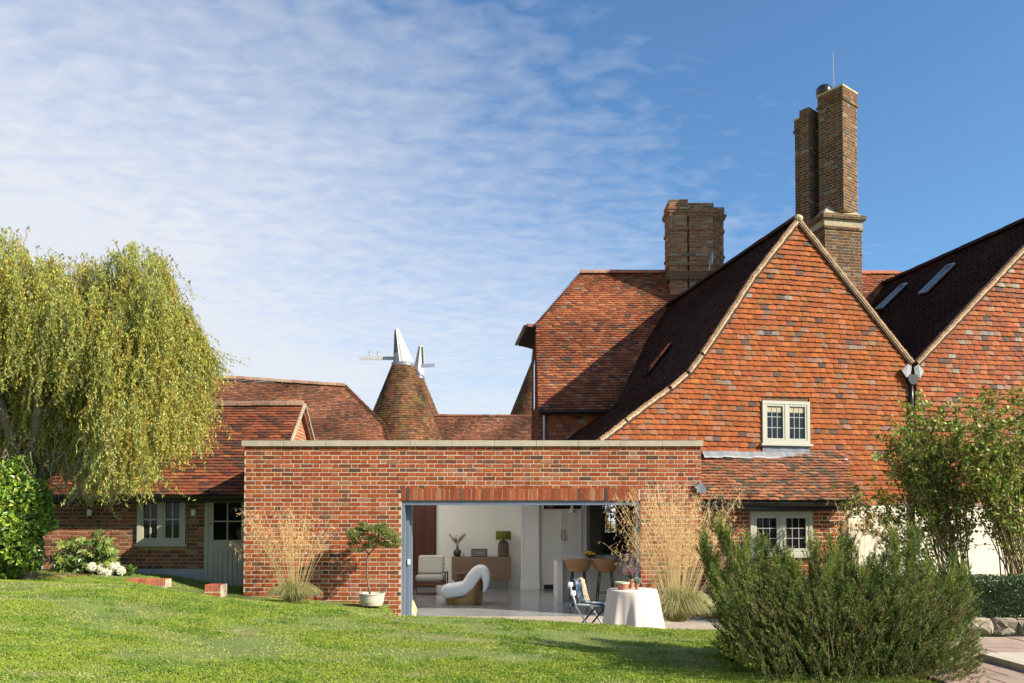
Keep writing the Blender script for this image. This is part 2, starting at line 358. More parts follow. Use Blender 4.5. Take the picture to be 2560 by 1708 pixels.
def brick_box(mb, c, ux, w_, d_, z0, z1, pal, mortar=1, m=0, gap=.0105):
    # c = centre, ux = direction of the front face, w_ x d_ plan
    ux = V(ux).normalized(); uy = V((-ux.y, ux.x, 0)); c = V((c[0], c[1], 0))
    o = c-ux*w_/2-uy*d_/2
    mb.box(o+V((0, 0, z0)), ux*w_, uy*d_, V((0, 0, z1-z0)), (.4, .35, .25), mortar)
    for (oo, u, n, ln) in ((o, ux, -uy, w_), (o+ux*w_, uy, ux, d_), (o+uy*d_, ux, uy, w_), (o, uy, -ux, d_)):
        bricks(mb, oo, u, n, [(0, z0), (ln, z0), (ln, z1), (0, z1)], pal, m=m, gap=gap)
def tiles(mb, O, U, W, N, poly, pal, holes=(), gauge=.1, tw=.165, thick=.015, jit=1.0, m=0, clump=None, waves=.006):
    O, U, W, N = V(O), V(U).normalized(), V(W).normalized(), V(N).normalized()
    vmin = min(p[1] for p in poly); vmax = max(p[1] for p in poly)
    k = 0; v = vmin; flip = U.cross(W).dot(N) < 0
    ph = [rnd(0, 6.28) for _ in range(4)]
    while v < vmax-.01:
        g = gauge*1.0
        lastc = None
        for (s0, s1) in cut(cross(poly, min(v+g*.45, vmax-.001)), holes, v, v+g):
            u = math.floor(s0/tw)*tw-((k % 2)*tw/2)+rnd(-.02, .02)*jit
            while u < s1:
                wd = tw*rnd(.94, 1.06)
                a = max(u, s0); b = min(u+wd-.003, s1)
                if b-a > .025:
                    c = pick(pal)
                    if clump: c = tuple(x*clump(a, v) for x in c)
                    sag = waves*(math.sin(a*1.7+v*1.1+ph[0])+math.sin(a*.6-v*2.3+ph[1]))
                    t0 = sag+rnd(-.004, .004)*jit; sk = rnd(-.005, .005)*jit
                    hb = thick*1.5+rnd(0, .005)*jit
                    vb0 = v-.006+t0-sk; vb1 = v-.006+t0+sk; vt = v+g+.02
                    um = (a+b)/2; cb_ = .005
                    P = lambda u_, v_, h_: O+U*u_+W*v_+N*h_
                    tilt = rnd(-.003, .003)*jit
                    vv = [P(a, vb0, hb+tilt), P(um, (vb0+vb1)/2, hb+cb_), P(b, vb1, hb-tilt), P(a, vt, .001), P(um, vt, .001+cb_), P(b, vt, .001),
                          P(a, vb0, hb+tilt-thick), P(um, (vb0+vb1)/2, hb+cb_-thick), P(b, vb1, hb-tilt-thick)]
                    fs = [(0, 1, 4, 3), (1, 2, 5, 4), (6, 7, 1, 0), (7, 8, 2, 1), (0, 3, 6), (2, 8, 5)]
                    mb.vf(vv, fs if not flip else [f[::-1] for f in fs], c, m)
                u += wd
        v += g; k += 1
def clumpf(seed, s=1.3, a=.25):
    r = random.Random(seed); q = [(r.uniform(.6, 2.6)*s, r.uniform(.6, 2.6)*s, r.uniform(0, 6.28)) for _ in range(5)]
    return lambda u, v: 1+a*sum(math.sin(u*x+v*y*1.3*(1 if i % 2 else -1)+p) for i, (x, y, p) in enumerate(q))/2.2
def verge_strip(mb, p, q, out, n, width=.05, th=.05):
    # stacked tile ends bedded in mortar along a rake; out = outward facing normal, n = roof normal
    p, q, out, n = V(p), V(q), V(out), V(n); d = q-p; ln = d.length; d.normalize(); k = int(ln/.1)
    for i in range(k):
        a = p+d*(i*.1); k_ = rnd(.8, 1.12); c = (.46*k_, .37*k_, .25*k_)
        o = a+n*(rnd(-.006, .006)+.022)
        mb.box(o, d*.112, n*-width, out*-.10, c)
        mb.box(o+n*.001, d*.112+n*.012, n*.02, out*(-.12), (c[0]*.8, c[1]*.6, c[2]*.55))
        mb.box(o+n*-.003+out*.0, d*.108, n*-.018, out*.012, (c[0]*.95, c[1]*.8, c[2]*.7))
def gutter(mb, p, q, r=.055):
    p, q = V(p), V(q); d = (q-p).normalized(); a = V((d.y, -d.x, 0)); n = 8
    prof = [(math.cos(math.pi*k/n)*r, -math.sin(math.pi*k/n)*r) for k in range(n+1)]
    for k in range(n):
        (x0, z0), (x1, z1) = prof[k], prof[k+1]
        mb.face([p+a*x0+V((0, 0, z0)), q+a*x0+V((0, 0, z0)), q+a*x1+V((0, 0, z1)), p+a*x1+V((0, 0, z1))])
    mb.beam(p+a*r, q+a*r, .014, .014); mb.prism([p+a*x+V((0, 0, z)) for x, z in prof], d*.01); mb.prism([q+a*x+V((0, 0, z)) for x, z in prof], d*-.01)
def ridge(mb, p, q, pal, r=.12, ln=.32, cem=True):
    p, q = V(p), V(q); d = q-p; L_ = d.length; d.normalize(); a = d.cross(V((0, 0, 1))).normalized(); up = a.cross(d); n = int(L_/ln)
    for i in range(n):
        c = pick(pal); o = p+d*(i*L_/n)+up*rnd(-.005, .005); e = d*(L_/n-.008)
        pts = [o+a*(math.cos(t)*r)+up*(math.sin(t)*r-.03) for t in [math.pi*k/6 for k in range(7)]]
        mb.prism(pts, e, c)

# ================================================================ GROUND
def vnoise(x, y, seed=0):
    r = np.random.default_rng(seed); T = r.random((64, 64)); xi = np.floor(x).astype(int); yi = np.floor(y).astype(int); fx = x-xi; fy = y-yi
    fx = fx*fx*(3-2*fx); fy = fy*fy*(3-2*fy); g_ = lambda i, j: T[i % 64, j % 64]
    return (g_(xi, yi)*(1-fx)+g_(xi+1, yi)*fx)*(1-fy)+(g_(xi, yi+1)*(1-fx)+g_(xi+1, yi+1)*fx)*fy
def fbm(x, y, seed=0): return (vnoise(x, y, seed)*.5+vnoise(x*2.1, y*2.1, seed+1)*.27+vnoise(x*4.3, y*4.3, seed+2)*.15+vnoise(x*9, y*9, seed+3)*.08)
CX = np.array([-14, -7.07, -5.2, -4.0, -2.87, -1.93, -1.0, -.17, .66, 2.0, 3.2, 14])
CZs = np.array([1.0, .90, .84, .66, .55, .49, .475, .455, .385, .31, .28, .28])
FX = np.array([-30, -9.6, -7.6, -6.6, -5.6, -4.7, -3.4, -2, -1.2, 20]); FZ = np.array([.9, .80, .72, .64, .45, .40, .32, .22, .16, .16])
def lawn_z(x, y):
    x = np.asarray(x, float); y = np.asarray(y, float)
    z11 = np.interp(x, CX, CZs); zf = np.interp(x, FX, FZ); z0 = .18+.02*(-x).clip(0, 8)
    t = ((y-2)/8.4).clip(0, 1); z = z0*(1-t)+z11*t
    t2 = ((y-10.6)/2.8).clip(0, 1); t2 = t2*t2*(3-2*t2); z = z*(1-t2)+zf*t2
    z = z+.018*(fbm(x*.8+20, y*.8+20, 5)-.5)*2
    # bank down to the terrace in front of the big opening
    tb = ((y-10.45)/.35).clip(0, 1)*((x+2.12)/.15).clip(0, 1)
    z = z*(1-tb)+(-.05)*tb
    z = z+(.27-z)*((x-1.9)/1.2).clip(0, 1)*((9.8-y)/.8).clip(0, 1)
    tp = ((x-3.80)/.1).clip(0, 1)*((9.8-y)/.1).clip(0, 1)
    return z*(1-tp)+.22*tp
gx = np.unique(np.concatenate([np.linspace(-16, 14, 151), np.array([-400, -200, -100, -60, -40, -30, -22, 20, 28, 40, 60, 100, 200, 400])]))
gy = np.unique(np.concatenate([np.linspace(-4, 18, 141), np.array([-300, -60, -20, -10, 24, 32, 45, 70, 120, 250, 600])]))
GX, GY = np.meshgrid(gx, gy, indexing='ij'); GZ = lawn_z(GX, GY)
GZ = np.where(GY > 15.6, np.minimum(GZ, -.05+.0*GZ), GZ)
gm = MB(); Pg = np.stack([GX, GY, GZ], -1)
Q = np.stack([Pg[:-1, :-1], Pg[1:, :-1], Pg[1:, 1:], Pg[:-1, 1:]], 2).reshape(-1, 4, 3); gm.quads(Q, np.tile([[.2, .2, .1]], (len(Q), 1)))
def lawn_mat():
    m = mat('lawn_soil', (.11, .155, .028), .95, nscale=2.2, namt=.25, bump=.5, bscale=25, stain=[((.25, .19, .10), 1.4, .56, .6), ((.22, .16, .09), 5, .62, .5)])
    return m
tag(gm.build('lawn', lawn_mat(), smooth=True), kind='structure')
# grass blades
def blades(n, x0, x1, y0, y1, hmin, hmax):
    y = y0+(y1-y0)*rng.random(n)**1.15; xs = rng.random(n)*2-1; x = xs*(y*.67+.3)
    ok = (x > x0) & (x < x1); x = x[ok]; y = y[ok]
    z = lawn_z(x, y)
    ok = ~((x > -2.0) & (y > 10.55)) & ~((x > 3.75) & (y < 9.9)) & ~((x > 5) & (y > 9.5)) & ~((x < -4.6) & (y > 15.6)) & ~((x > -4.75) & (y > 13.95)) & ~((x < -6.9) & (y > 14.2) & (rng.random(len(x)) < .8))
    x, y, z = x[ok], y[ok], z[ok]; n = len(x)
    dry = fbm(x*1.1, y*1.9, 11); fine = fbm(x*5, y*7, 21); lush = fbm(x*2.2+7, y*3.5, 31)
    keep = rng.random(n) > ((dry-.50)*5).clip(0, .9); x, y, z, dry, fine, lush = x[keep], y[keep], z[keep], dry[keep], fine[keep], lush[keep]; n = len(x)
    h = hmin+(hmax-hmin)*(rng.random(n)*.5+((lush-.40)*3).clip(0, 1.0)*.6+((.54-dry)*2).clip(0, .3))
    az = rng.random(n)*6.283; ln = .25+.9*rng.random(n); wd = .0022+.0022*rng.random(n)+.0002*y
    bx_ = np.stack([np.cos(az), np.sin(az), np.zeros(n)], 1); sx = np.stack([-np.sin(az), np.cos(az), np.zeros(n)], 1)
    base = np.stack([x, y, z-.005], 1); mid = base+bx_*(h*ln*.35)[:, None]; mid[:, 2] += h*.6; tip = base+bx_*(h*ln)[:, None]; tip[:, 2] += h*(1-.25*ln)
    P = np.stack([base-sx*wd[:, None], base+sx*wd[:, None], tip, mid-sx*wd[:, None]*.9], 1)
    gcol = np.array([.245, .325, .032]); lcol = np.array([.13, .24, .025]); dcol = np.array([.55, .45, .22]); ycol = np.array([.33, .40, .065])
    t = ((dry-.50)*5+rng.random(n)*.5-.25).clip(0, 1)[:, None]; tl_ = ((lush-.52)*6).clip(0, 1)[:, None]
    C = gcol*(1-t)+(dcol*.5+ycol*.5)*t; C = C*(1-tl_)+lcol*tl_
    r_ = rng.random(n)[:, None]; C = np.where(r_ < .07, dcol*.7, C); C = np.where((r_ > .10) & (r_ < .3), C*.5+ycol*.5, C)
    C = C*(.8+.4*rng.random((n, 1)))*(.85+.3*fine[:, None])
    return P, C
gr = MB(); P, C = blades(520000, -14, 14, 5.6, 15.6, .012, .034); gr.quads(P, C)
# greener tufts
tx = rng.random(120)*14-8; ty = 6.5+rng.random(120)*6.5
for a_, b_ in zip(tx, ty):
    if a_ > -1.9 and b_ > 10.2 or a_ > 2.8: continue
    n = 90; x = a_+rng.normal(0, .07, n); y = b_+rng.normal(0, .05, n); z = lawn_z(x, y); h = .03+.025*rng.random(n); az = rng.random(n)*6.283
    sx = np.stack([-np.sin(az), np.cos(az), 0*x], 1)*.003; base = np.stack([x, y, z], 1); tip = base+np.stack([np.cos(az)*h*.5, np.sin(az)*h*.5, h], 1)
    gr.quads(np.stack([base-sx, base+sx, tip+sx*.1, tip-sx*.1], 1), np.array([[.15, .25, .025]])*(.7+.6*rng.random((n, 1))))
tag(gr.build('grass', M_leaf), 'short sunlit green lawn grass with dry tufts and bare worn patches', 'grass', kind='stuff')
# dandelion-like specks and fallen leaves
lf = MB(); n = 260; x = -8.9+1.6*rng.random(n)-.3; y = 13.4+1.3*rng.random(n); z = lawn_z(x, y)+.02
def leaves(c, ln, wd, C, down=None, spread=1.0, dirs=None):
    c = np.asarray(c, float); n = len(c); t = rng.normal(size=(n, 3))*spread
    if down is not None: t += np.asarray(down)
    if dirs is not None: t = t*.35+dirs
    t /= np.linalg.norm(t, axis=1)[:, None]; s_ = np.cross(t, rng.normal(size=(n, 3))); s_ /= np.linalg.norm(s_, axis=1)[:, None]+1e-9
    l_ = (ln*(.65+.7*rng.random(n)))[:, None]; w_ = (wd*(.65+.7*rng.random(n)))[:, None]
    return np.stack([c-t*l_*.5, c+s_*w_*.5, c+t*l_*.5, c-s_*w_*.5], 1), np.asarray(C, float)*.82
P, C = leaves(np.stack([x, y, z], 1), .10, .05, np.array([[.36, .20, .09]])*(.5+.9*rng.random((n, 1))), down=(0, 0, 0)); P[:, :, 2] = z[:, None]+(P[:, :, 2]-z[:, None])*.3
lf.quads(P, C)
x = rng.random(40)*13-8; y = 6.5+rng.random(40)*6; k = ~((x > -1.9) & (y > 10)) & (x < 3); x = x[k]; y = y[k]; z = lawn_z(x, y)+.035
P, C = leaves(np.stack([x, y, z], 1), .045, .03, np.array([[.30, .14, .06]])*(.5+.8*rng.random((len(x), 1)))); lf.quads(P, C)
tag(lf.build('fallen_leaves', M_leaf), 'brown dry leaves scattered under the laurel and on the lawn', 'leaves', kind='stuff')
# terrace and patio
tm_ = MB(); tm_.bx(-1.98, 8, 10.75, 14.02, -.10, 0); tag(tm_.build('terrace', M_terr), kind='structure')
pm = MB(); random.seed(3)
pm.bx(3.8, 12, 4, 9.75, .10, .285, (.12, .10, .08))
y = 4.3; row = 0
while y < 9.75:
    h = rnd(.42, .6); x = 3.8
    while x < 11:
        w_ = rnd(.5, .95); k = rnd(.8, 1.15)
        pm.bx(x+.008, x+w_-.008, y+.008, min(y+h, 9.75)-.008, .2, .30+rnd(-.003, .003), (.31*k, .22*k*rnd(.95, 1.05), .17*k)); x += w_
    y += h
tag(pm.build('patio_paving', M_paver), kind='structure')

# ================================================================ BRICK EXTENSION
YF = 14.0
xl, xr = at(609, 1400, YF).x, at(1752, 1200, YF).x; ox0, ox1 = at(1003, 1400, YF).x, at(1602, 1400, YF).x
ztop = zat(1117, YF); zc = zat(1102, YF); zo = zat(1252, YF); zs = zo+.225
ext = thing('brick_extension', 'flat-roofed red brick extension with a wide open sliding door and pale stone coping', 'building', ((xl+xr)/2, YF, 0))
wl = MB()
YB = 15.75
for (a, b, c, d) in ((xl, ox0, -.3, ztop), (ox1, xr, -.3, ztop), (ox0, ox1, zo+.005, ztop)): wl.bx(a, b, YF, YF+.34, c, d, (.6, .5, .4), 1)
wl.bx(xl, xl+.34, YF+.342, YB, -.3, ztop-.002, (.6, .5, .4), 1); wl.bx(xr-.34, xr, YF+.342, 15.0, -.3, ztop-.002, (.6, .5, .4), 1)
random.seed(11)
k0 = ztop-41*.075
bricks(wl, (0, YF, 0), (1, 0, 0), (0, -1, 0), [(xl, k0), (xr, k0), (xr, ztop), (xl, ztop)], P_new, holes=[(ox0, ox1, -1, zo), (ox0, ox1, zo-.01, zs-.02)])
bricks(wl, (xl, YF, 0), (0, 1, 0), (-1, 0, 0), [(0, k0), (1.75, k0), (1.75, ztop), (0, ztop)], P_new)
bricks(wl, (xr, YF, 0), (0, 1, 0), (1, 0, 0), [(0, k0), (1.0, k0), (1.0, ztop), (0, ztop)], P_new)
wl.build('wall', [M_brick, M_mortar], ext)
ln_ = MB(); x = ox0+.004
while x < ox1-.05:
    c = pick(P_new); w_ = .0605; e = .003; j = rnd(-.002, .002)
    ln_.box((x, YF-.008+j, zo+.004), (w_, 0, 0), (0, .02, 0), (rnd(-.003, .003), 0, .215), c); x += .0775
ln_.build('brick_lintel', [M_brick], ext)
cp = MB(); x = xl-.04
while x < xr+.03:
    w_ = min(.74, xr+.04-x); cp.bx(x+.003, x+w_-.003, YF-.05, YF+.40, ztop+.006, zc+rnd(-.001, .001), (.5, .45, .36)); x += .74
y = YF+.402
while y < YB+.0: cp.bx(xl-.04, xl+.38, y, min(y+.6, YB)-.006, ztop+.006, zc-.002); y += .6
cp.build('coping', M_stone, ext)
rf = MB()     # flat roof with two added, unseen openings that brighten the kitchen
XL, XR, YBK = -4.3, 5.2, 20.5; ZR = ztop-.25
def slab(mb, x0, x1, y0, y1, z0, z1, holes):
    xs = sorted({x0, x1, *[h[0] for h in holes], *[h[1] for h in holes]}); ys = sorted({y0, y1, *[h[2] for h in holes], *[h[3] for h in holes]})
    for i in range(len(xs)-1):
        for j in range(len(ys)-1):
            cx_, cy_ = (xs[i]+xs[i+1])/2, (ys[j]+ys[j+1])/2
            if any(h[0] < cx_ < h[1] and h[2] < cy_ < h[3] for h in holes): continue
            mb.bx(xs[i], xs[i+1], ys[j], ys[j+1], z0, z1)
FILL_HOLES = [(-4.1, -.3, 15.6, 20.2), (-.05, 2.6, 16.1, 19.9)]
slab(rf, XL-.05, xr-.342, YF+.342, YBK+.2, 2.56, ZR, FILL_HOLES); slab(rf, xr-.341, XR, 15.95, YBK+.2, 2.56, ZR, [])
rf.build('flat_roof', M_intwall, ext)
up = MB()
for (a, b, c, d) in FILL_HOLES:
    for q in ((a-.1, a, c-.1, d+.1), (b, b+.1, c-.1, d+.1), (a, b, c-.1, c), (a, b, d, d+.1)): up.bx(q[0], q[1], q[2], q[3], ZR-.02, ZR+.12)
up.build('added_fill_kerb', M_intwall, ext)
M_fill = mat('added_fill_glazing', (.95, .94, .92), .3, trans=.96)
og = MB()
for (a, b, c, d) in FILL_HOLES: og.bx(a, b, c, d, ZR+.121, ZR+.128)
og.build('added_fill_panel', M_fill, ext)  # added diffusing panels, out of view, to fill the room with light
it = MB()
it.bx(XL-.05, XL, YF+.342, YBK, 0, 2.56); it.bx(XL, xat(1091, YBK)-.002, YBK+.10, YBK+.2, 0, 2.56); it.bx(xat(1091, YBK), xat(1300, YBK)+.4, YBK, YBK+.2, 0, 2.56); it.build('interior_wall', M_intwall, ext); it = MB()
it.bx(XR, XR+.1, 15.95, 24, 0, 2.56); it.bx(xr-.34, XR, 15.85, 15.95, 0, 2.56)
it.build('interior_wall', M_intwall, ext)
sk_ = MB(); xa, xb = xat(1091, YBK), xat(1300, YBK); sk_.bx(xa, xb, YBK-.02, YBK-.002, .0, .16); sk_.bx(xa, xb, YBK-.028, YBK-.002, .16, .175)
sk_.build('skirting_board', M_cab, ext)
dw = MB(); x = XL
while x < xa-.01: dw.bx(x+.003, min(x+.26, xa)-.003, YBK-.05, YBK+.098, .04, 2.56); x += .26
dw.build('dark_timber_panel', M_drkwood, ext)
fl = MB(); fl.bx(XL, xr-.345, YF+.22, 15.9, -.1, .012); fl.bx(XL, XR, 15.9, 24, -.1, .012); fl.build('kitchen_floor', M_floor, ext)
th = MB(); th.bx(ox0+.01, ox1-.01, YF-.02, YF+.215, -.1, .016); th.build('threshold', M_terr, ext)
# sliding door frame
fr = thing_fr = MB(); xj = ox0+.055
fr.bx(ox0+.002, xj, YF+.03, YF+.20, 0, zo); fr.bx(xj, ox1-.07, YF+.03, YF+.20, zo-.075, zo); fr.bx(ox1-.07, ox1-.002, YF+.03, YF+.20, 0, zo)
sd = fr.build('sliding_door_frame', M_blue, ext)
dl = MB(); x = xj+.0
for k in range(2): dl.bx(xj-.002+k*.03, xj+.055+k*.03, YF+.24+k*.07, YF+.50+k*.0, .01, zo-.02)
dlo = dl.build('folded_door_leaf', M_blue, sd)
hn = MB(); z_ = zat(1405, YF+.2); hn.bx(xj+.03, xj+.075, YF+.20, YF+.238, z_-.045, z_+.045)
hn.build('door_handle', M_white, sd)

# back part of the kitchen: range wall, dark recess and garden window
bk = MB(); x0_, x1_ = xat(1467, 20.0), xat(1506, 19.4)
bk.bx(xat(1467, 20.0)+.002, xat(1506, 19.4), 19.2, 20.4, 0, 2.56)
wx0, wx1 = xat(1513, 22.5), xat(1541, 22.5); wz0, wz1 = zat(1331, 22.5), 2.56
bk.bx(x1_, wx0, 22.5, 22.7, 0, 2.56); bk.bx(wx1, XR, 22.5, 22.7, 0, 2.56); bk.bx(wx0, wx1, 22.5, 22.7, 0, wz0)
bk.bx(x1_, XR, 20.0, 22.5, 2.56, 2.7)
bk.build('dark_back_wall', M_dark, ext)
wb = MB()
for t in (.5,): wb.bx(wx0+(wx1-wx0)*t-.01, wx0+(wx1-wx0)*t+.01, 22.5, 22.53, wz0, wz1)
for k in range(5): z_ = wz0+k*.2+.1; wb.bx(wx0, wx1, 22.5, 22.53, z_-.008, z_+.008)
wb.build('back_window_bars', M_black, ext)
fo = MB(); n = 1500; c = np.stack([wx0-1.2+3*rng.random(n), 23.2+1.4*rng.random(n), .6+2.8*rng.random(n)], 1)
P, C = leaves(c, .13, .07, np.array([[.22, .30, .04]])*(.5+.9*rng.random((n, 1)))); fo.quads(P, C)
tag(fo.build('garden_shrub', M_leaf, loc=((wx0+wx1)/2, 23.9, 0)), 'bright yellow green shrub seen through the small window behind the kitchen', 'shrub')

# tall cabinet + pilaster
YC = 20.0
cb_x0, cb_x1 = xat(1350, YC), xat(1467, YC)
cab = thing('larder_cabinet', 'tall pale painted larder cabinet with two long doors and brass handles', 'cabinet', ((cb_x0+cb_x1)/2, YC, 0))
c_ = MB(); zn0 = zat(1272, YC)
c_.bx(cb_x0, cb_x1, YC+.03, YC+.55, .12, zn0-.01); c_.bx(cb_x0+.05, cb_x1-.03, YC+.06, YC+.55, 0, .12, mat=1)
c_.bx(cb_x0, cb_x0+.10, YC+.005, YC+.03, 0, 2.55); c_.bx(cb_x1-.10, cb_x1, YC+.005, YC+.03, 0, 2.55)
c_.bx(cb_x0, cb_x0+.10, YC+.03, YC+.55, zn0-.01, 2.55); c_.bx(cb_x1-.1, cb_x1, YC+.03, YC+.55, zn0-.01, 2.55); c_.bx(cb_x0+.1, cb_x1-.1, YC+.5, YC+.55, zn0, 2.55, mat=1)
c_.build('carcass', [M_cab, M_dark], cab)
def shaker(name, x0, x1, z0, z1, parent, y=YC, m=M_cab):
    d = MB(); d.bx(x0+.004, x1-.004, y-.004, y+.028, z0+.004, z1-.004)
    q = .075
    d.bx(x0+.004, x0+q, y-.014, y-.0042, z0+.004, z1-.004); d.bx(x1-q, x1-.004, y-.014, y-.0042, z0+.004, z1-.004); d.bx(x0+q, x1-q, y-.014, y-.0042, z0+.004, z0+q); d.bx(x0+q, x1-q, y-.014, y-.0042, z1-q, z1-.004)
    return d.build(name, m, parent)
xm = xat(1407, YC); za, zb = zat(1395, YC), zat(1462, YC)
shaker('cabinet_door', xat(1358, YC), xm, za, zn0-.02, cab); shaker('cabinet_door', xm, xat(1455, YC), za, zn0-.02, cab)
shaker('drawer_front', xat(1358, YC), xm, zb, za, cab); shaker('drawer_front', xm, xat(1455, YC), zb, za, cab)
for s_ in (-1, 1):
    h = MB(); hx = xm+s_*.042; h0, h1 = zat(1350, YC), zat(1325, YC)
    h.tube([(hx, YC-.055, h0), (hx, YC-.055, h1)], .011, 8)
    for z_ in (h0+.02, h1-.02): h.tube([(hx, YC-.012, z_), (hx, YC-.058, z_)], .015, 8)
    h.build('handle', M_brass, cab, smooth=True)
bw = MB(); bw.lathe((xat(1376, YC), YC+.2, zn0), [(.03, 0), (.09, .03), (.14, .12), (.13, .12), (.08, .03), (.001, .02)], 20)
tag(bw.build('bowl', mat('pink_bowl', (.45, .16, .16), .4), loc=(xat(1376, YC), YC+.2, zn0), smooth=True), 'pink bowl in the niche above the tall larder cabinet doors', 'bowl')
pl = thing('pilaster_panel', 'pale panelled pilaster with a deep plinth between sideboard wall and larder cabinet', 'panelling', (xat(1325, 19.9), 19.9, 0))
p_ = MB(); a, b = xat(1302, 19.9), xat(1348, 19.9); p_.bx(a, b, 19.9, 20.6, 0, 2.55); p_.bx(a+.002, a+.07, 19.886, 19.898, .21, 2.55); p_.bx(b-.07, b-.002, 19.886, 19.898, .21, 2.55); p_.bx(b, cb_x0-.002, 20.0, 20.6, 0, 2.55)
p_.build('panel', M_cab, pl)
q_ = MB(); q_.bx(a-.015, b+.015, 19.86, 19.884, 0, .19); q_.bx(a-.008, b+.008, 19.868, 19.884, .19, .21); q_.build('plinth', M_cab, pl)

# ---- island
YI = 16.85; zi = .915
ix0, ix1 = xat(1393, YI), xat(1586, YI)
isl = thing('kitchen_island', 'long pale kitchen island with glossy quartz worktop and two stools tucked under', 'kitchen island', ((ix0+ix1)/2, YI+.9, 0))
i_ = MB(); i_.bx(ix0+.02, ix1-.02, YI+.38, YI+1.9, .0, zi-.045); i_.build('cabinet_body', M_cab, isl)
i_ = MB(); i_.bx(ix0+.005, ix0+.115, YI+.02, YI+.378, 0, zi-.045); i_.build('end_post', M_cab, isl)
i_ = MB(); i_.bx(ix1-.115, ix1-.005, YI+.02, YI+.378, 0, zi-.045); i_.build('end_post', M_cab, isl)
i_ = MB(); i_.bx(ix0-.02, ix1+.02, YI-.02, YI+1.95, zi-.043, zi); i_.build('worktop', M_marble, isl)
i_ = MB()
for (a, b) in ((ix0+.2, (ix0+ix1)/2), ((ix0+ix1)/2, ix1-.2)):
    for (p, q, r_, s_) in ((a+.02, a+.08, .1, zi-.1), (b-.08, b-.02, .1, zi-.1), (a+.081, b-.081, .1, .16), (a+.081, b-.081, zi-.16, zi-.1)): i_.bx(p, q, YI+.366, YI+.378, r_, s_)
i_.bx(ix0+.13, ix1-.13, YI+.362, YI+.376, 0, .08); i_.build('front_panel', M_cab, isl)
# dark range on the right of the island
rg = thing('range_cupboard', 'dark grey base cupboards and black cooker standing in the shaded back of the kitchen', 'cupboard', (3.0, 21.9, 0))
r_ = MB(); r_.bx(x1_+.05, XR-.01, 21.8, 22.45, .08, .88); r_.build('carcass', M_dark, rg); r_ = MB(); r_.bx(x1_+.04, XR-.02, 21.75, 22.46, .885, .92); r_.build('worktop', M_black, rg)
r_ = MB(); r_.tube([(x1_+.3, 21.7, .8), (x1_+1.2, 21.7, .8)], .012, 6); r_.build('towel_rail', M_metal, rg)
# ---- stools
def stool():
    cx_, cy_ = xat(1446, 16.4), 16.42
    t = thing('bar_stool', 'woven rattan bar stool with thin black legs, the left one at the kitchen island', 'bar stool', (cx_, cy_, 0), 'bar stools at the island')
    s_ = MB(); zt, zb_ = zat(1400, 16.4), zat(1429, 16.4); n = 28
    def shell(r0):
        rows = []
        for k in range(7):
            v_ = k/6; z = zb_+.02+(zt-zb_)*v_; row = []
            for i in range(n+1):
                th_ = -math.pi*.5-math.pi*.82+2*math.pi*.82*i/n; rr = (.17+.075*math.sin(v_*math.pi*.5))*r0
                dip = .09*v_*(abs(th_+math.pi/2)/(math.pi*.82))**2.2
                row.append(V((cx_+rr*math.cos(th_)*1.12, cy_-rr*math.sin(th_)*-.9, z-dip)))
            rows.append(row)
        return rows
    A = shell(1.0); B = shell(.93)
    for rows, fl_ in ((A, 0), (B, 1)):
        for k in range(6):
            for i in range(n):
                f = [rows[k][i], rows[k][i+1], rows[k+1][i+1], rows[k+1][i]]; s_.face(f[::-1] if fl_ else f)
    for i in range(n): s_.face([A[6][i], A[6][i+1], B[6][i+1], B[6][i]])
    s_.tube(A[6], .012, 6); s_.build('backrest', M_rattan, t, smooth=True)
    q = MB(); q.lathe((cx_, cy_, zb_), [(.10, -.005), (.185, .0), (.205, .02), (.19, .045), (.001, .05)], 24, sq=.9); q.build('seat', M_rattan, t, smooth=True)
    for a in (-1, 1):
        for b in (-1, 1):
            l_ = MB(); tp = V((cx_+a*.10, cy_+b*.09, zb_)); ft = V((cx_+a*.185, cy_+b*.17, .018))
            l_.tube([tp, ft], .008, 6); l_.tube([tp+V((a*.035, 0, 0)), ft], .008, 6); l_.build('leg', M_black, t)
    f_ = MB(); z_ = .24; pts = [V((cx_+a*.168, cy_+b*.152, z_)) for a, b in ((-1, -1), (1, -1), (1, 1), (-1, 1), (-1, -1))]
    for i in range(4): f_.tube([pts[i], pts[i+1]], .007, 6)
    f_.build('footrest', M_black, t)
    return t
st1 = stool(); st2 = copy_tree(st1); st2.location.x += xat(1514, 16.4)-xat(1446, 16.4); st2['label'] = 'woven rattan bar stool with thin black legs, the right one, behind the white bistro chair'
# ---- pendants
def pendant():
    cx_, cy_ = xat(1431, 17.6), 17.6; zb_ = zat(1283, 17.6)
    t = thing('pendant_lamp', 'white cone pendant lamp hanging over the left end of the kitchen island', 'pendant lamp', (cx_, cy_, zb_), 'pendant lamps over the island')
    s_ = MB(); s_.lathe((cx_, cy_, zb_), [(.125, 0), (.118, .006), (.03, .125), (.022, .125), (.11, .004)], 24); s_.build('lamp_shade', mat('opal_shade', (.62, .60, .54), .4), t, smooth=True)
    s_ = MB(); s_.lathe((cx_, cy_, zb_+.12), [(.025, 0), (.025, .045), (.012, .06), (.012, .07)], 12); s_.build('lamp_holder', M_brass, t, smooth=True)
    s_ = MB(); s_.tube([(cx_, cy_, zb_+.18), (cx_, cy_, 2.558)], .004, 6); s_.build('cord', M_black, t)
    return t
pd = pendant(); pd2 = copy_tree(pd); pd2.location.x += xat(1520, 17.6)-xat(1431, 17.6); pd2['label'] = 'white cone pendant lamp hanging in front of the bright garden window'
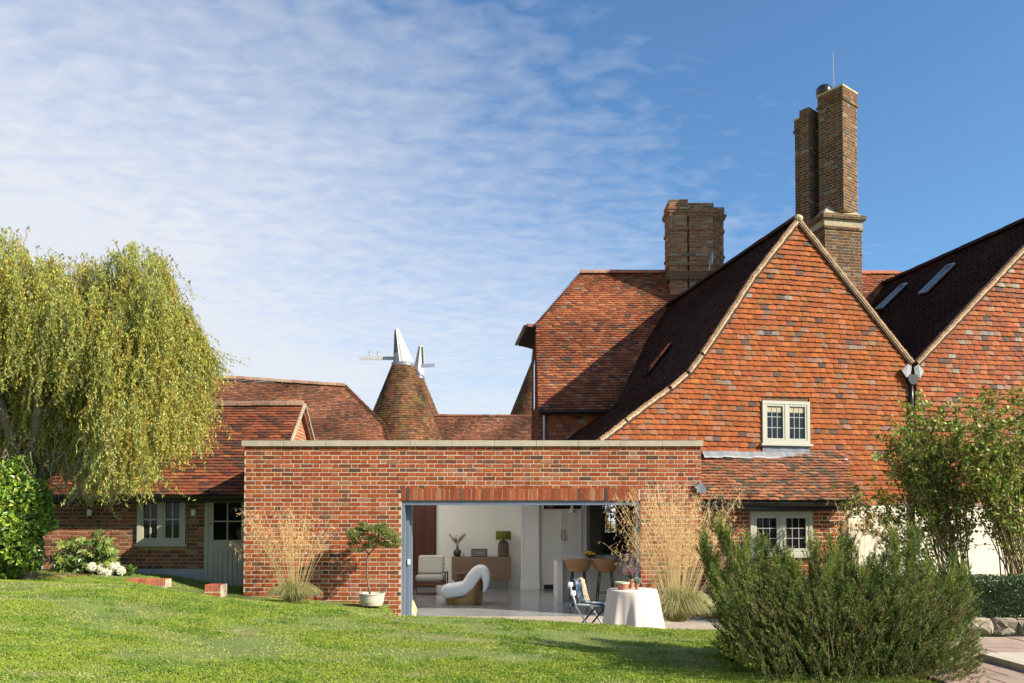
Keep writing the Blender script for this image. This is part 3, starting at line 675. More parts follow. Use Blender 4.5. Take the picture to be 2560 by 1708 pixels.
# ---- bowl of lemons, white bowl
fbx, fby = xat(1474, 17.5), 17.5
b_ = MB(); b_.lathe((fbx, fby, zi+.001), [(.07, 0), (.11, .02), (.165, .06), (.155, .06), (.10, .025), (.001, .02)], 24)
tag(b_.build('fruit_bowl', mat('dark_green_bowl', (.04, .07, .03), .3), loc=(fbx, fby, zi), smooth=True), 'wide dark green bowl of lemons on the island worktop', 'bowl')
lem = None
for i in range(11):
    a = i*2.4; r_ = .105 if i < 7 else .045; p = V((fbx+r_*math.cos(a), fby+r_*math.sin(a), zi+(.07 if i < 7 else .105)))
    if lem is None:
        l_ = MB(); l_.ball(p, .031, 10, sc=(1.25, 1, 1)); lem = l_.build('lemon', M_lemon, loc=p, smooth=True); tag(lem, 'yellow lemon in the dark green bowl on the island', 'lemon', 'lemons in the bowl')
    else:
        c = lem.copy(); COL.objects.link(c); c.location = p; c.rotation_euler = (0, 0, a)
wbx = xat(1571, 17.4); b_ = MB(); b_.lathe((wbx, 17.4, zi+.001), [(.065, 0), (.085, .03), (.09, .08), (.084, .08), (.07, .01), (.001, .01)], 24)
tag(b_.build('bowl', M_white, loc=(wbx, 17.4, zi), smooth=True), 'small white bowl on the right end of the island worktop', 'bowl')

# ---- sideboard and what stands on it
YS = 20.0
sx0, sx1 = xat(1129, YS), xat(1277, YS); szt, szb = zat(1393, YS), zat(1450, YS)
sb = thing('sideboard', 'low oak sideboard with three woven cane fronts against the pale wall', 'sideboard', ((sx0+sx1)/2, YS+.2, 0))
s_ = MB(); s_.bx(sx0, sx1, YS+.02, YS+.44, szb, szt-.028); s_.build('carcass', M_oak, sb); s_ = MB(); s_.bx(sx0-.005, sx1+.005, YS-.002, YS+.445, szt-.026, szt); s_.build('top', M_oak, sb)
w3 = (sx1-sx0)/3
for k in range(3):
    d = MB(); a, b = sx0+k*w3+.012, sx0+(k+1)*w3-.012
    d.bx(a, b, YS+.004, YS+.018, szb+.012, szt-.04, mat=0)
    for i in range(26): d.bx(a+.02+(b-a-.046)*i/25, a+.026+(b-a-.046)*i/25, YS-.001, YS+.0035, szb+.03, szt-.06, mat=1)
    for i in range(24): z_ = szb+.03+(szt-szb-.1)*i/23; d.bx(a+.02, b-.02, YS-.004, YS-.0015, z_, z_+.004, mat=1)
    for q in ((a, a+.02, szb+.012, szt-.04), (b-.02, b, szb+.012, szt-.04)): d.bx(q[0], q[1], YS-.008, YS+.0035, q[2], q[3], mat=0)
    d.build('cane_door', [M_oak, M_cane], sb)
for x_ in (sx0+.09, sx1-.09):
    for y_ in (YS+.05, YS+.38): l_ = MB(); l_.bx(x_-.014, x_+.014, y_-.014, y_+.014, 0.013, szb-.03); l_.build('leg', M_oak, sb)
l_ = MB(); l_.bx(sx0+.06, sx1-.06, YS+.036, YS+.064, szb-.028, szb-.002); l_.build('base_rail', M_oak, sb)
# vase, candle, speaker, lamp
vx = xat(1143.5, YS+.2); z0_ = szt+.001
vs_ = thing('vase', 'dark glazed round vase holding dried pampas stems on the sideboard', 'vase', (vx, YS+.2, z0_))
v_ = MB(); v_.lathe((vx, YS+.2, z0_), [(.05, 0), (.09, .03), (.107, .09), (.10, .14), (.05, .19), (.03, .21), (.028, .25), (.034, .26), (.026, .25), (.02, .19)], 24); v_.build('body', mat('teal_glaze', (.03, .045, .04), .15), vs_, smooth=True)
v_ = MB()
for i in range(16):
    a = rnd(-1, 1); h = rnd(.2, .34); p = V((vx, YS+.2, z0_+.2)); q = p+V((a*.19*(h/.3), rnd(-.08, .08), h+.03)); m_ = (p+q)/2+V((-a*.03, 0, .03)); v_.tube([p, m_, q], .003, 4, col=(.3, .2, .1))
    n = 60; t_ = rng.random(n); c = np.array(m_)[None]*(1-t_[:, None])+np.array(q+(q-m_)*.2)[None]*t_[:, None]+rng.normal(0, .012, (n, 3)); P, C = leaves(c, .03, .008, np.array([[.40, .28, .15]])*(.6+.7*rng.random((n, 1)))); v_.quads(P, C)
v_.build('dried_stems', M_straw, vs_)
x_ = xat(1155.5, YS+.15); cn_ = MB(); cn_.lathe((x_, YS+.15, z0_), [(.038, 0), (.045, .02), (.045, .10), (.040, .10), (.038, .06), (.001, .06)], 18)
tag(cn_.build('candle_jar', mat('candle_jar_glaze', (.55, .50, .48), .4, stain=[((.45, .25, .12), 8, .5, .6)]), loc=(x_, YS+.15, z0_), smooth=True), 'small pale ceramic candle jar beside the dark vase', 'candle jar')
x0_, x1_s = xat(1178, YS+.1), xat(1218, YS+.1); zt_ = zat(1372.5, YS+.1)
sp_ = thing('radio_speaker', 'black vintage style radio speaker with a white script logo on the sideboard', 'speaker', ((x0_+x1_s)/2, YS+.15, z0_))
v_ = MB(); v_.bx(x0_, x1_s, YS+.09, YS+.23, z0_, zt_); v_.build('cabinet', M_black, sp_)
v_ = MB(); v_.bx(x0_+.018, x1_s-.018, YS+.082, YS+.0895, z0_+.03, zt_-.02); v_.build('grille', mat('grille_cloth', (.16, .16, .15), .8, nscale=200, namt=.3), sp_)
v_ = MB(); v_.bx(x0_+.02, x1_s-.02, YS+.076, YS+.0815, z0_+.034, z0_+.044); v_.build('trim', M_metal, sp_)
tcu = bpy.data.curves.new('t', 'FONT'); tcu.body = 'Marshall'; tcu.size = .062; tcu.shear = .35; tcu.align_x = 'CENTER'; tcu.extrude = .001
tob = bpy.data.objects.new('t', tcu); COL.objects.link(tob); bpy.context.view_layer.update()
tme = bpy.data.meshes.new_from_object(tob.evaluated_get(bpy.context.evaluated_depsgraph_get())); COL.objects.unlink(tob); bpy.data.objects.remove(tob)
tme.materials.clear(); tme.materials.append(M_white); lo = bpy.data.objects.new('logo', tme); COL.objects.link(lo); lo.parent = sp_
lo.location = (0, YS+.080-(YS+.15), (zt_-z0_)/2-.01); lo.rotation_euler = (R(90), 0, 0)
lx = xat(1258.5, YS+.2)
lp = thing('table_lamp', 'table lamp with a dark wicker base and olive green drum shade', 'lamp', (lx, YS+.2, z0_)); zb1 = zat(1351, YS+.2)-z0_; zs0 = zat(1349, YS+.2)-z0_; zs1 = zat(1328, YS+.2)-z0_
v_ = MB(); v_.lathe((lx, YS+.2, z0_), [(.12, 0), (.132, .03), (.135, .2), (.125, zb1-.09), (.09, zb1-.02), (.03, zb1), (.02, zb1+.02)], 24)
for k in range(22):
    t = 2*math.pi*k/22; v_.tube([(lx+.137*math.cos(t), YS+.2+.137*math.sin(t), z0_+z) for z in (.01, .12, .22)]+[(lx+.127*math.cos(t), YS+.2+.127*math.sin(t), z0_+zb1-.09), (lx+.09*math.cos(t), YS+.2+.09*math.sin(t), z0_+zb1-.02)], .005, 5, mat=1)
for z_ in (.08, .19, .29): v_.tube([(lx+.14*math.cos(t), YS+.2+.14*math.sin(t), z0_+z_) for t in [2*math.pi*k/24 for k in range(25)]], .004, 5, mat=1)
v_.build('lamp_base', [mat('dark_wicker', (.07, .045, .035), .8), M_cane], lp)
v_ = MB(); v_.lathe((lx, YS+.2, z0_), [(.195, zs0), (.19, zs1), (.186, zs1), (.19, zs0)], 32); v_.build('lamp_shade', M_green, lp, smooth=True)
# ---- armchair
def armchair():
    D = 18.2; x0, x1 = xat(1034, D), xat(1112, D); cx_ = (x0+x1)/2
    t = thing('armchair', 'mid-century armchair with pale tweed cushions and a walnut frame', 'armchair', (cx_, D+.35, 0))
    def cushion(nm, o, a, b, c, r=.05):
        o, a, b, c = V(o), V(a), V(b), V(c); m_ = MB(); n = 7; an, bn, cn2 = a.normalized(), b.normalized(), c.normalized()
        rings = []
        for (dz, ins) in ((0, r*.9), (.25, r*.2), (.5, 0), (.75, r*.2), (1, r*.9)):
            ring = []
            for (sx_, sy_) in ((0, 0), (1, 0), (1, 1), (0, 1)):
                for k in range(4):
                    th_ = math.pi*(1+.5*(sx_ if not sy_ else (3-sx_)))+math.pi/2*k/3
                    ctr = o+a*sx_+b*sy_+an*((r+ins)*(1-2*sx_))+bn*((r+ins)*(1-2*sy_))
                    ring.append(ctr+an*(math.cos(th_)*r)+bn*(math.sin(th_)*r)+c*dz)
            rings.append(ring)
        m2 = len(rings[0]); vv = [p for rg_ in rings for p in rg_]
        m_.vf(vv, [(i*m2+k, i*m2+(k+1) % m2, (i+1)*m2+(k+1) % m2, (i+1)*m2+k) for i in range(4) for k in range(m2)]+[tuple(range(m2))[::-1], tuple(range(4*m2, 5*m2))])
        return m_.build(nm, M_tweed, t, smooth=False)
    zt_, zm, zb_ = zat(1393, D), zat(1437, D), zat(1455, D)
    cushion('back_cushion', (x0+.05, D+.50, zm-.04), (x1-x0-.1, 0, 0), (0, .16, zt_-zm+.04), (0, -.16, .04))
    cushion('seat_cushion', (x0+.03, D+.02, zb_+.0), (x1-x0-.06, 0, 0), (0, .60, -.03), (0, 0, zm-zb_))
    f_ = MB(); f_.bx(x0+.04, x1-.04, D+.0, D+.04, zb_-.075, zb_-.005); f_.bx(x0+.04, x1-.04, D+.60, D+.64, zb_-.095, zb_-.03); f_.bx(x0+.04, x0+.07, D+.04, D+.6, zb_-.07, zb_-.01); f_.bx(x1-.07, x1-.04, D+.04, D+.6, zb_-.07, zb_-.01)
    for z_ in (.5, .6, .7): f_.beam((x0+.05, D+.6+z_*.1, z_), (x1-.05, D+.6+z_*.1, z_), .03, .03)
    f_.build('frame', M_walnut, t)
    za_ = zat(1431, D)
    for x_ in (x0-.01, x1+.01):
        a_ = MB(); a_.prism([(x_-.035, D-.04, za_-.012), (x_+.035, D-.04, za_-.012), (x_+.03, D+.3, za_-.02), (x_+.02, D+.7, za_-.05), (x_-.02, D+.7, za_-.05), (x_-.03, D+.3, za_-.02)], (0, 0, .028)); a_.build('armrest', M_walnut, t)
        for y_, zt2 in ((D+.02, za_-.012), (D+.62, za_-.046)):
            l_ = MB(); l_.tube([(x_, y_, .013), (x_, y_, zb_), (x_, y_, zt2)], [.012, .02, .016], 10); l_.build('leg', M_walnut, t, smooth=True)
armchair()
# side table behind the lounge chair
D = 18.3; tx_ = xat(1153, D); stb = thing('side_table', 'small round walnut side table half hidden behind the white lounge chair', 'side table', (tx_, D, 0)); zt_ = zat(1433, D)
v_ = MB(); v_.lathe((tx_, D, 0), [(.10, zt_-.03), (.16, zt_-.02), (.165, zt_), (.001, zt_)], 24); v_.build('top', M_walnut, stb, smooth=False)
for k in range(3): a = R(90+120*k); v_ = MB(); v_.tube([(tx_+.05*math.cos(a), D+.05*math.sin(a), zt_-.03), (tx_+.15*math.cos(a), D+.15*math.sin(a), .013)], [.02, .012], 8); v_.build('leg', M_walnut, stb)
# ---- lounge chair: curved white shell on a bronze half drum
def lounge():
    D = 16.1; pxm = lambda x, y: (xat(x, D, y), zat(y, D))
    t = thing('lounge_chair', 'white sculptural lounge chair curling over a bronze drum base', 'chair', (xat(1150, D), D, 0))
    # cushion centreline and half thickness in the side view (pixels)
    cl = [(1118, 1481, 18), (1135, 1479, 18.5), (1150, 1477, 18.5), (1162, 1472, 18), (1172, 1461, 17), (1181, 1446, 16.5), (1191, 1434, 16), (1202, 1430, 15), (1210, 1437, 12.5), (1214, 1452, 9.5), (1213, 1468, 6.5), (1209, 1480, 3.5)]
    def interp(c, n):
        out = []
        for i in range(len(c)-1):
            p0 = c[max(i-1, 0)]; p1 = c[i]; p2 = c[i+1]; p3 = c[min(i+2, len(c)-1)]
            for k in range(n):
                u = k/n; out.append(tuple(.5*((2*p1[j])+(-p0[j]+p2[j])*u+(2*p0[j]-5*p1[j]+4*p2[j]-p3[j])*u*u+(-p0[j]+3*p1[j]-3*p2[j]+p3[j])*u**3) for j in range(3)))
        out.append(c[-1]); return out
    C_ = interp(cl, 4); m_ = MB(); wd = .34; rows = []; nS = 20
    px1 = F/D
    # rounded front end
    x_, z_, r_ = *pxm(C_[0][0], C_[0][1]), C_[0][2]/px1
    ends = [(-r_*.99, .12), (-r_*.9, .45), (-r_*.65, .76), (-r_*.35, .93)]
    def ring(c, n2, r, w2):
        out = []
        for k in range(nS):
            a = 2*math.pi*k/nS; ca, sa = math.cos(a), math.sin(a); e = .55
            yy = math.copysign(abs(ca)**e, ca)*w2; nn = math.copysign(abs(sa)**e, sa)*r
            out.append(V((c[0]+n2[0]*nn, D+.36+yy, c[1]+n2[1]*nn)))
        return out
    for dx_, sc in ends: rows.append(ring((x_+dx_, z_), (0, 1), r_*sc, wd*(.8+.2*sc)))
    for i, (a, b, c) in enumerate(C_):
        a2, b2, _ = C_[min(i+1, len(C_)-1)]; a1, b1, _ = C_[max(i-1, 0)]; dx_, dz_ = a2-a1, -(b2-b1); l_ = math.hypot(dx_, dz_); n2 = (-dz_/l_, dx_/l_)
        rows.append(ring(pxm(a, b), n2, c/px1, wd))
    vv = [p for r0 in rows for p in r0]; m_.vf(vv, [(i*nS+k, i*nS+(k+1) % nS, (i+1)*nS+(k+1) % nS, (i+1)*nS+k) for i in range(len(rows)-1) for k in range(nS)]+[tuple(range(nS))[::-1], tuple(range(len(vv)-nS, len(vv)))])
    m_.build('seat_shell', M_boucle, t, smooth=True)
    # drum: cylinder with a rising back, its top following the cushion's underside
    x0, x1 = pxm(1111.5, 1500)[0], pxm(1205, 1500)[0]; cx_ = (x0+x1)/2; rx = (x1-x0)/2; ry = .33; n = 64; b_ = MB()
    prof = [(1112, 1496), (1130, 1497), (1150, 1496), (1160, 1492), (1168, 1485), (1174, 1477), (1179, 1468), (1184, 1458), (1190, 1449), (1197, 1444), (1203, 1442), (1206, 1444)]
    def topz(xw):
        for i in range(len(prof)-1):
            xa_, za_ = pxm(*prof[i]); xb_, zb_ = pxm(*prof[i+1])
            if xa_ <= xw <= xb_: return za_+(zb_-za_)*(xw-xa_)/(xb_-xa_)
        return pxm(*prof[0])[1] if xw < cx_ else pxm(*prof[-1])[1]
    for k in range(n):
        t0, t1 = 2*math.pi*k/n, 2*math.pi*(k+1)/n
        pa = (cx_+rx*math.cos(t0), D+.36+ry*math.sin(t0)); pb = (cx_+rx*math.cos(t1), D+.36+ry*math.sin(t1))
        za_, zb_ = topz(pa[0]), topz(pb[0])
        b_.face([(pa[0], pa[1], .04), (pb[0], pb[1], .04), (pb[0], pb[1], zb_), (pa[0], pa[1], za_)])
        pc = (cx_+rx*.94*math.cos(t0), D+.36+ry*.94*math.sin(t0)); pd_ = (cx_+rx*.94*math.cos(t1), D+.36+ry*.94*math.sin(t1))
        b_.face([(pa[0], pa[1], za_), (pb[0], pb[1], zb_), (pd_[0], pd_[1], zb_), (pc[0], pc[1], za_)]); b_.face([(pc[0], pc[1], .04), (pc[0], pc[1], za_), (pd_[0], pd_[1], zb_), (pd_[0], pd_[1], .04)])
    b_.build('drum_base', M_bronze, t, smooth=False)
    k_ = MB(); k_.lathe((cx_, D+.36, 0), [(rx*.93, .014), (rx*.98, .018), (rx*.98, .038), (rx*.9, .04)], 48, sq=ry/rx); k_.build('kick_ring', M_brass, t, smooth=True)
lounge()
# woven basket beside the jamb
D = 14.55; bx_ = xat(1022, D); v_ = MB(); v_.lathe((bx_, D, .013), [(.13, 0), (.15, .05), (.14, .12), (.10, .22), (.05, .30), (.02, .33)], 20, wob=lambda t, z: 1+.06*math.sin(3*t+z*9))
tag(v_.build('raffia_bag', mat('raffia', (.62, .36, .16), .8, nscale=40, namt=.3, stain=[((.75, .62, .42), 12, .55, .6)]), loc=(bx_, D, .013), smooth=True), 'floppy tan woven bag leaning just inside the left door jamb', 'bag')

# ================================================================ TERRACE FURNITURE
D = 11.4; tcx, trad, tz = xat(1580, D, 1475), .345, .735
tb = thing('bistro_table', 'round table under a floor-length pale linen cloth at the edge of the terrace', 'table', (tcx, D, 0))
v_ = MB(); v_.lathe((tcx, D, 0), [(trad-.01, tz-.03), (trad, tz-.02), (trad, tz-.006)], 40); v_.build('tabletop', M_walnut, tb)
v_ = MB(); v_.tube([(tcx, D, 0.002), (tcx, D, tz-.03)], .03, 10); v_.lathe((tcx, D, 0), [(.22, .002), (.22, .02), (.03, .05)], 20); v_.build('pedestal', M_black, tb)
v_ = MB(); ph = [rnd(0, 6.28) for _ in range(3)]
wob = lambda t, z: 1+(.0 if z > tz-.03 else ((tz-z)/tz)**.8*(.075*math.sin(9*t+ph[0])+.05*math.sin(5*t+ph[1])+.035*math.sin(17*t+ph[2])))
v_.lathe((tcx, D, 0), [(trad+.10, .02), (trad+.085, .12), (trad+.07, .25), (trad+.05, .4), (trad+.035, .55), (trad+.02, .66), (trad+.013, tz-.02), (trad+.006, tz-.001), (trad-.01, tz+.004), (.001, tz+.004)], 120, wob=wob)
tag(v_.build('tablecloth', M_linen, loc=(tcx, D, tz), smooth=True), 'pale pink linen tablecloth hanging in folds to the ground', 'tablecloth')
tz += .006
bxx = xat(1556, D-.1); v_ = MB(); v_.lathe((bxx, D-.1, tz), [(.055, 0), (.06, .01), (.085, .05), (.102, .085)], 24, mat=0); v_.lathe((bxx, D-.1, tz), [(.102, .0851), (.106, .108), (.100, .108), (.085, .06), (.05, .015), (.001, .012)], 24, mat=1)
tag(v_.build('bowl', [M_terra, mat('green_glaze', (.36, .42, .26), .3)], loc=(bxx, D-.1, tz), smooth=True), 'terracotta bowl with a pale green glazed rim on the linen covered table', 'bowl')
def flowerpot(px, dy, r, h, label, cat, kind):
    x_ = xat(px, D+dy); t = thing('potted_plant', label, cat, (x_, D+dy, tz))
    v_ = MB(); v_.lathe((x_, D+dy, tz), [(r*.68, 0), (r*.86, h*.72), (r, h*.73), (r*1.02, h), (r*.9, h), (r*.85, h*.85), (.001, h*.85)], 24); v_.build('pot', M_terra, t, smooth=False)
    return t, V((x_, D+dy, tz+h*.85))
t, p = flowerpot(1578, .12, .058, .135, 'pot of pink flowering heather at the back of the linen table', 'potted plant', 0)
v_ = MB()
for i in range(46):
    a = rnd(0, 6.28); s_ = rnd(.02, .17); h = rnd(.11, .22); q = p+V((s_*math.cos(a), s_*math.sin(a), h)); v_.tube([p, (p+q)/2+V((0, 0, .02)), q], .002, 4, col=(.12, .15, .06))
    n = 40; tt = .35+.65*rng.random(n); c = np.array(p)[None]*(1-tt[:, None])+np.array(q)[None]*tt[:, None]+rng.normal(0, .006, (n, 3)); isf = (tt > .6)[:, None]
    P, C = leaves(c, .014, .008, np.where(isf, [[.50, .24, .32]], [[.10, .15, .06]])*(.6+.7*rng.random((n, 1)))); v_.quads(P, C)
v_.build('heather', M_flower, t)
t, p = flowerpot(1592, -.08, .036, .088, 'small terracotta pot with a grey-green succulent on the linen table', 'potted plant', 1)
v_ = MB()
for i in range(60):
    a = rnd(0, 6.28); s_ = rnd(.01, .07); h = rnd(.03, .10); q = p+V((s_*math.cos(a), s_*math.sin(a), h)); v_.tube([p, q-V((0, 0, .01)), q], [.004, .006, .001], 5, col=(.26*rnd(.7, 1.2), .34*rnd(.8, 1.1), .24))
v_.build('succulent', M_leaf, t)
# ---- white folding bistro chair with blanket
def bistro():
    D = 12.15; cx_ = xat(1475, D); t = thing('folding_chair', 'white slatted folding bistro chair draped with a blanket beside the linen table', 'chair', (cx_, D, 0))
    zt, zsx = zat(1454, D), .45
    # chair turned about 50 degrees: back rest to the left, seat to the right
    f = V((math.cos(R(-38)), math.sin(R(-38)), 0)); s_ = V((-f.y, f.x, 0)); o = V((cx_-.12, D, 0)); hw = .19
    def pt(a, b, z): return o+f*a+s_*b+V((0, 0, z))
    for b in (-hw, hw):
        m_ = MB(); m_.beam(pt(-.12, b, zt), pt(.02, b, .42), .012, .024); m_.beam(pt(.02, b, .42), pt(.34, b, .004), .012, .024); m_.build('back_leg', M_white if b < 0 else M_white, t)
        m_ = MB(); m_.beam(pt(.34, b*.85, .44), pt(-.06, b*.85, .004), .012, .024); m_.build('front_leg', M_black, t)
    for z_ in (zt-.01, zt-.135): m_ = MB(); k = (zt-z_)/(zt-.42); c0 = -.12+.14*k; m_.box(pt(c0-.01, -hw-.015, z_-.07), s_*(2*hw+.03), f*.016, V((0, 0, .07))); m_.build('back_slat', M_white, t)
    for k in range(6): m_ = MB(); m_.box(pt(.0+k*.062, -hw, .445), f*.048, s_*2*hw, V((0, 0, .016))); m_.build('seat_slat', M_white, t)
    m_ = MB(); m_.beam(pt(.3, -hw, .05), pt(.3, hw, .05), .012, .012); m_.beam(pt(-.03, -hw, .05), pt(-.03, hw, .05), .012, .012); m_.build('stretcher', M_black, t)
    # blanket over the back, cream band, trailing onto the seat
    def cloth(nm, b0, b1, matl, seq, lift):
        m_ = MB(); nb = 14; rows = []
        for i, (a, z_) in enumerate(seq):
            row = []
            for k in range(nb+1):
                u = k/nb; b = b0+(b1-b0)*u; wv = .014*math.sin(u*11+i*.5)+.008*math.sin(u*23)
                row.append(pt(a+wv+lift, b+.012*math.sin(i*.9), z_+.006*math.sin(u*9+i)))
            rows.append(row)
        back = [[p-f*.012-V((0, 0, .006)) for p in r_] for r_ in rows]
        for R_, fl_ in ((rows, 0), (back, 1)):
            for i in range(len(R_)-1):
                for k in range(nb): q = [R_[i][k], R_[i][k+1], R_[i+1][k+1], R_[i+1][k]]; m_.face(q if not fl_ else q[::-1])
        return m_.build(nm, matl, None, loc=pt(0, 0, .46), smooth=True)
    zt2 = zt+.03
    seq = [(-.175, zt2-.42), (-.175, zt2-.3), (-.165, zt2-.15), (-.15, zt2-.03), (-.12, zt2), (-.08, zt2-.02), (-.055, zt2-.12), (-.03, zt2-.25), (.0, zt2-.35), (.05, .495), (.15, .49), (.25, .485), (.36, .48), (.385, .42), (.39, .36)]
    bl = cloth('blanket', -.07, .07, M_denim, seq, 0); tag(bl, 'blue and white patterned blanket draped over the folding chair', 'blanket')
    seq2 = [(-.175, zt2-.34), (-.165, zt2-.15), (-.15, zt2-.02), (-.12, zt2+.012), (-.075, zt2-.01), (-.045, zt2-.12), (-.015, zt2-.25), (.01, zt2-.33)]
    b2 = cloth('blanket', .071, .185, M_cream, seq2, 0); tag(b2, 'cream woollen blanket hung beside the blue one on the folding chair', 'blanket')
bistro()

# ================================================================ COTTAGE ON THE LEFT
YCt = 15.75
cot = thing('cottage', 'low brick cottage with a brown tiled roof, sage window and stable door', 'building', (-7.2, YCt, 0))
ctl = xat(107, YCt, 1350); ctr = -4.6; ze = zat(1236, YCt-.32)
wxa, wxb, wza, wzb = xat(345, YCt), xat(465, YCt), zat(1365, YCt), zat(1238, YCt)
dxa, dxb = xat(512, YCt), xat(613, YCt)-.0
zpl = zat(1423, YCt)
w_ = MB(); w_.bx(ctl, ctr, YCt, YCt+.3, -.3, ze+.1, mat=1); w_.bx(ctl, ctl+.3, YCt+.302, 20, -.3, ze+.1, mat=1)
random.seed(5)
bricks(w_, (0, YCt, 0), (1, 0, 0), (0, -1, 0), [(ctl, zpl-.15), (ctr, zpl-.15), (ctr, ze+.06), (ctl, ze+.06)], P_old, holes=[(wxa-.01, wxb+.01, wza-.02, wzb+1), (dxa-.01, dxb+1, -1, 9), (xat(305, YCt), dxa, -1, zpl)], rough=2)
bricks(w_, (ctl, YCt, 0), (0, 1, 0), (-1, 0, 0), [(0, zpl-.3), (4.2, zpl-.3), (4.2, ze+.06), (0, ze+.06)], P_old, rough=2)
w_.build('wall', [M_oldbrick, M_oldmortar], cot)
w_ = MB(); w_.bx(xat(305, YCt), dxa-.01, YCt-.03, YCt-.002, -.2, zpl); w_.build('plinth', M_greyr, cot)
# roof
Yr = 17.75; ye = YCt-.40
pr = at(759, 1012, Yr); ze2 = zat(1238, ye); slope = V((0, Yr-ye, pr.z-ze2)); sl_ = slope.length; Wd = slope.normalized(); Nn = V((0, -Wd.z, Wd.y))
rxl = ctl-.15; rxr = pr.x
r_ = MB(); O = V((0, ye, ze2))
r_.prism([O+V((rxl, 0, 0))-Nn*.02, O+V((rxr, 0, 0))-Nn*.02, O+V((rxr, 0, 0))+slope-Nn*.02, O+V((rxl, 0, 0))+slope-Nn*.02], -Nn*.08, (.08, .05, .03))
r_.prism([V((rxl, Yr, pr.z-.03)), V((rxr, Yr, pr.z-.03)), V((rxr, 2*Yr-ye, ze2)), V((rxl, 2*Yr-ye, ze2))], (0, -.05, -.07), (.2, .07, .04))
tiles(r_, O, (1, 0, 0), Wd, Nn, [(rxl, 0), (rxr, 0), (rxr, sl_), (rxl, sl_)], P_cott, tw=.25, gauge=.1, jit=.6, waves=.002)
ro = r_.build('roof', M_rtile, cot)
r_ = MB(); ridge(r_, (rxl, Yr, pr.z+.0), (rxr, Yr, pr.z+.0), [((.34, .20, .14), 1), ((.28, .16, .11), 1)], r=.12, ln=.36); r_.build('ridge_tile', M_rtile, ro)
r_ = MB(); c0 = O+V((rxr, 0, 0)); c1 = c0+slope
r_.beam(c0+V((.03, 0, 0)), c1+V((.03, 0, 0)), .05, .05); r_.beam(c1+V((.03, 0, 0)), V((rxr+.03, 2*Yr-ye, ze2)), .05, .05); r_.build('verge_board', M_cement, cot)
r_ = MB(); gxx = rxr-.10; r_.prism([(gxx, ye+.2, ze2-.1), (gxx, Yr, pr.z-.06), (gxx, 2*Yr-ye-.2, ze2-.1)], (-.1, 0, 0), mat=1)
Lp = [(ye+.2, ze2), (2*Yr-ye-.2, ze2), (Yr, pr.z-.08)]; bricks(r_, (gxx, 0, 0), (0, 1, 0), (1, 0, 0), Lp, [((.45, .17, .09), 1), ((.40, .14, .07), 1)]); r_.build('gable_wall', [M_brick, M_mortar], cot)
r_ = MB(); gutter(r_, (rxl+.05, ye-.03, ze2-.02), (ctr-.15, ye-.03, ze2-.02), .06); r_.bx(rxl, ctr, ye+.03, ye+.06, ze2-.14, ze2-.03); r_.build('gutter', M_black, cot)
r_ = MB(); r_.bx(rxl, ctr, ye+.062, YCt-.012, ze2-.08, ze2-.06); r_.build('soffit', M_black, cot)
def window(parent, O, U, N, w_, h_, lights, bars, name='window', frame=M_frame, sill=True, blind=False, leaded=False, depth=.07, fw=.055, sw=.045):
    O, U, N = V(O), V(U).normalized(), V(N).normalized(); Zv = V((0, 0, 1)); m_ = MB(); B = lambda m2, u0, u1, z0, z1, d0, d1, mt=0: m2.box(O+U*u0+Zv*z0+N*d0, U*(u1-u0), Zv*(z1-z0), N*(d1-d0), mat=mt)
    B(m_, 0, w_, 0, fw, -depth, .012); B(m_, 0, w_, h_-fw, h_, -depth, .012); B(m_, 0, fw, fw, h_-fw, -depth, .010); B(m_, w_-fw, w_, fw, h_-fw, -depth, .010)
    lw = (w_-fw*(lights+1))/lights
    for k in range(1, lights): B(m_, fw+k*lw+(k-1)*fw, (k+1)*fw+k*lw, fw, h_-fw, -depth, .008)
    wo_ = m_.build(name, frame, parent)
    for k in range(lights):
        a = fw+k*(lw+fw)+.003; b = a+lw-.006; c, d = fw+.003, h_-fw-.003
        s2 = MB(); B(s2, a, b, c, c+sw, -.045, .002); B(s2, a, b, d-sw, d, -.045, .002); B(s2, a, a+sw, c+sw, d-sw, -.045, .0); B(s2, b-sw, b, c+sw, d-sw, -.045, .0); s2.build('sash', frame, wo_)
        g_ = MB(); B(g_, a+sw, b-sw, c+sw, d-sw, -.036, -.030); g_.build('pane', M_glass, wo_)
        q = MB(); nx_, nz_ = bars; t_ = .006 if leaded else .013
        for i in range(1, nx_): u = a+sw+(b-a-2*sw)*i/nx_; B(q, u-t_, u+t_, c+sw, d-sw, -.0295, -.022 if leaded else -.012)
        for i in range(1, nz_): z = c+sw+(d-c-2*sw)*i/nz_; B(q, a+sw, b-sw, z-t_, z+t_, -.0294, -.0225 if leaded else -.0125)
        if q.v: q.build('glazing_bar', M_leadcame if leaded else frame, wo_)
        if blind: e_ = MB(); B(e_, a+sw+.003, b-sw-.003, d-sw-(d-c)*.17, d-sw, -.0298, -.0290); e_.build('blind', M_blind, wo_)
    if sill: s2 = MB(); B(s2, -.04, w_+.04, -.045, -.002, -depth, .05); s2.build('sill', frame, wo_)
    return wo_
window(cot, (wxa, YCt-.055, wza+.04), (1, 0, 0), (0, -1, 0), wxb-wxa, wzb-wza-.04, 2, (2, 2), fw=.075, sw=.04)
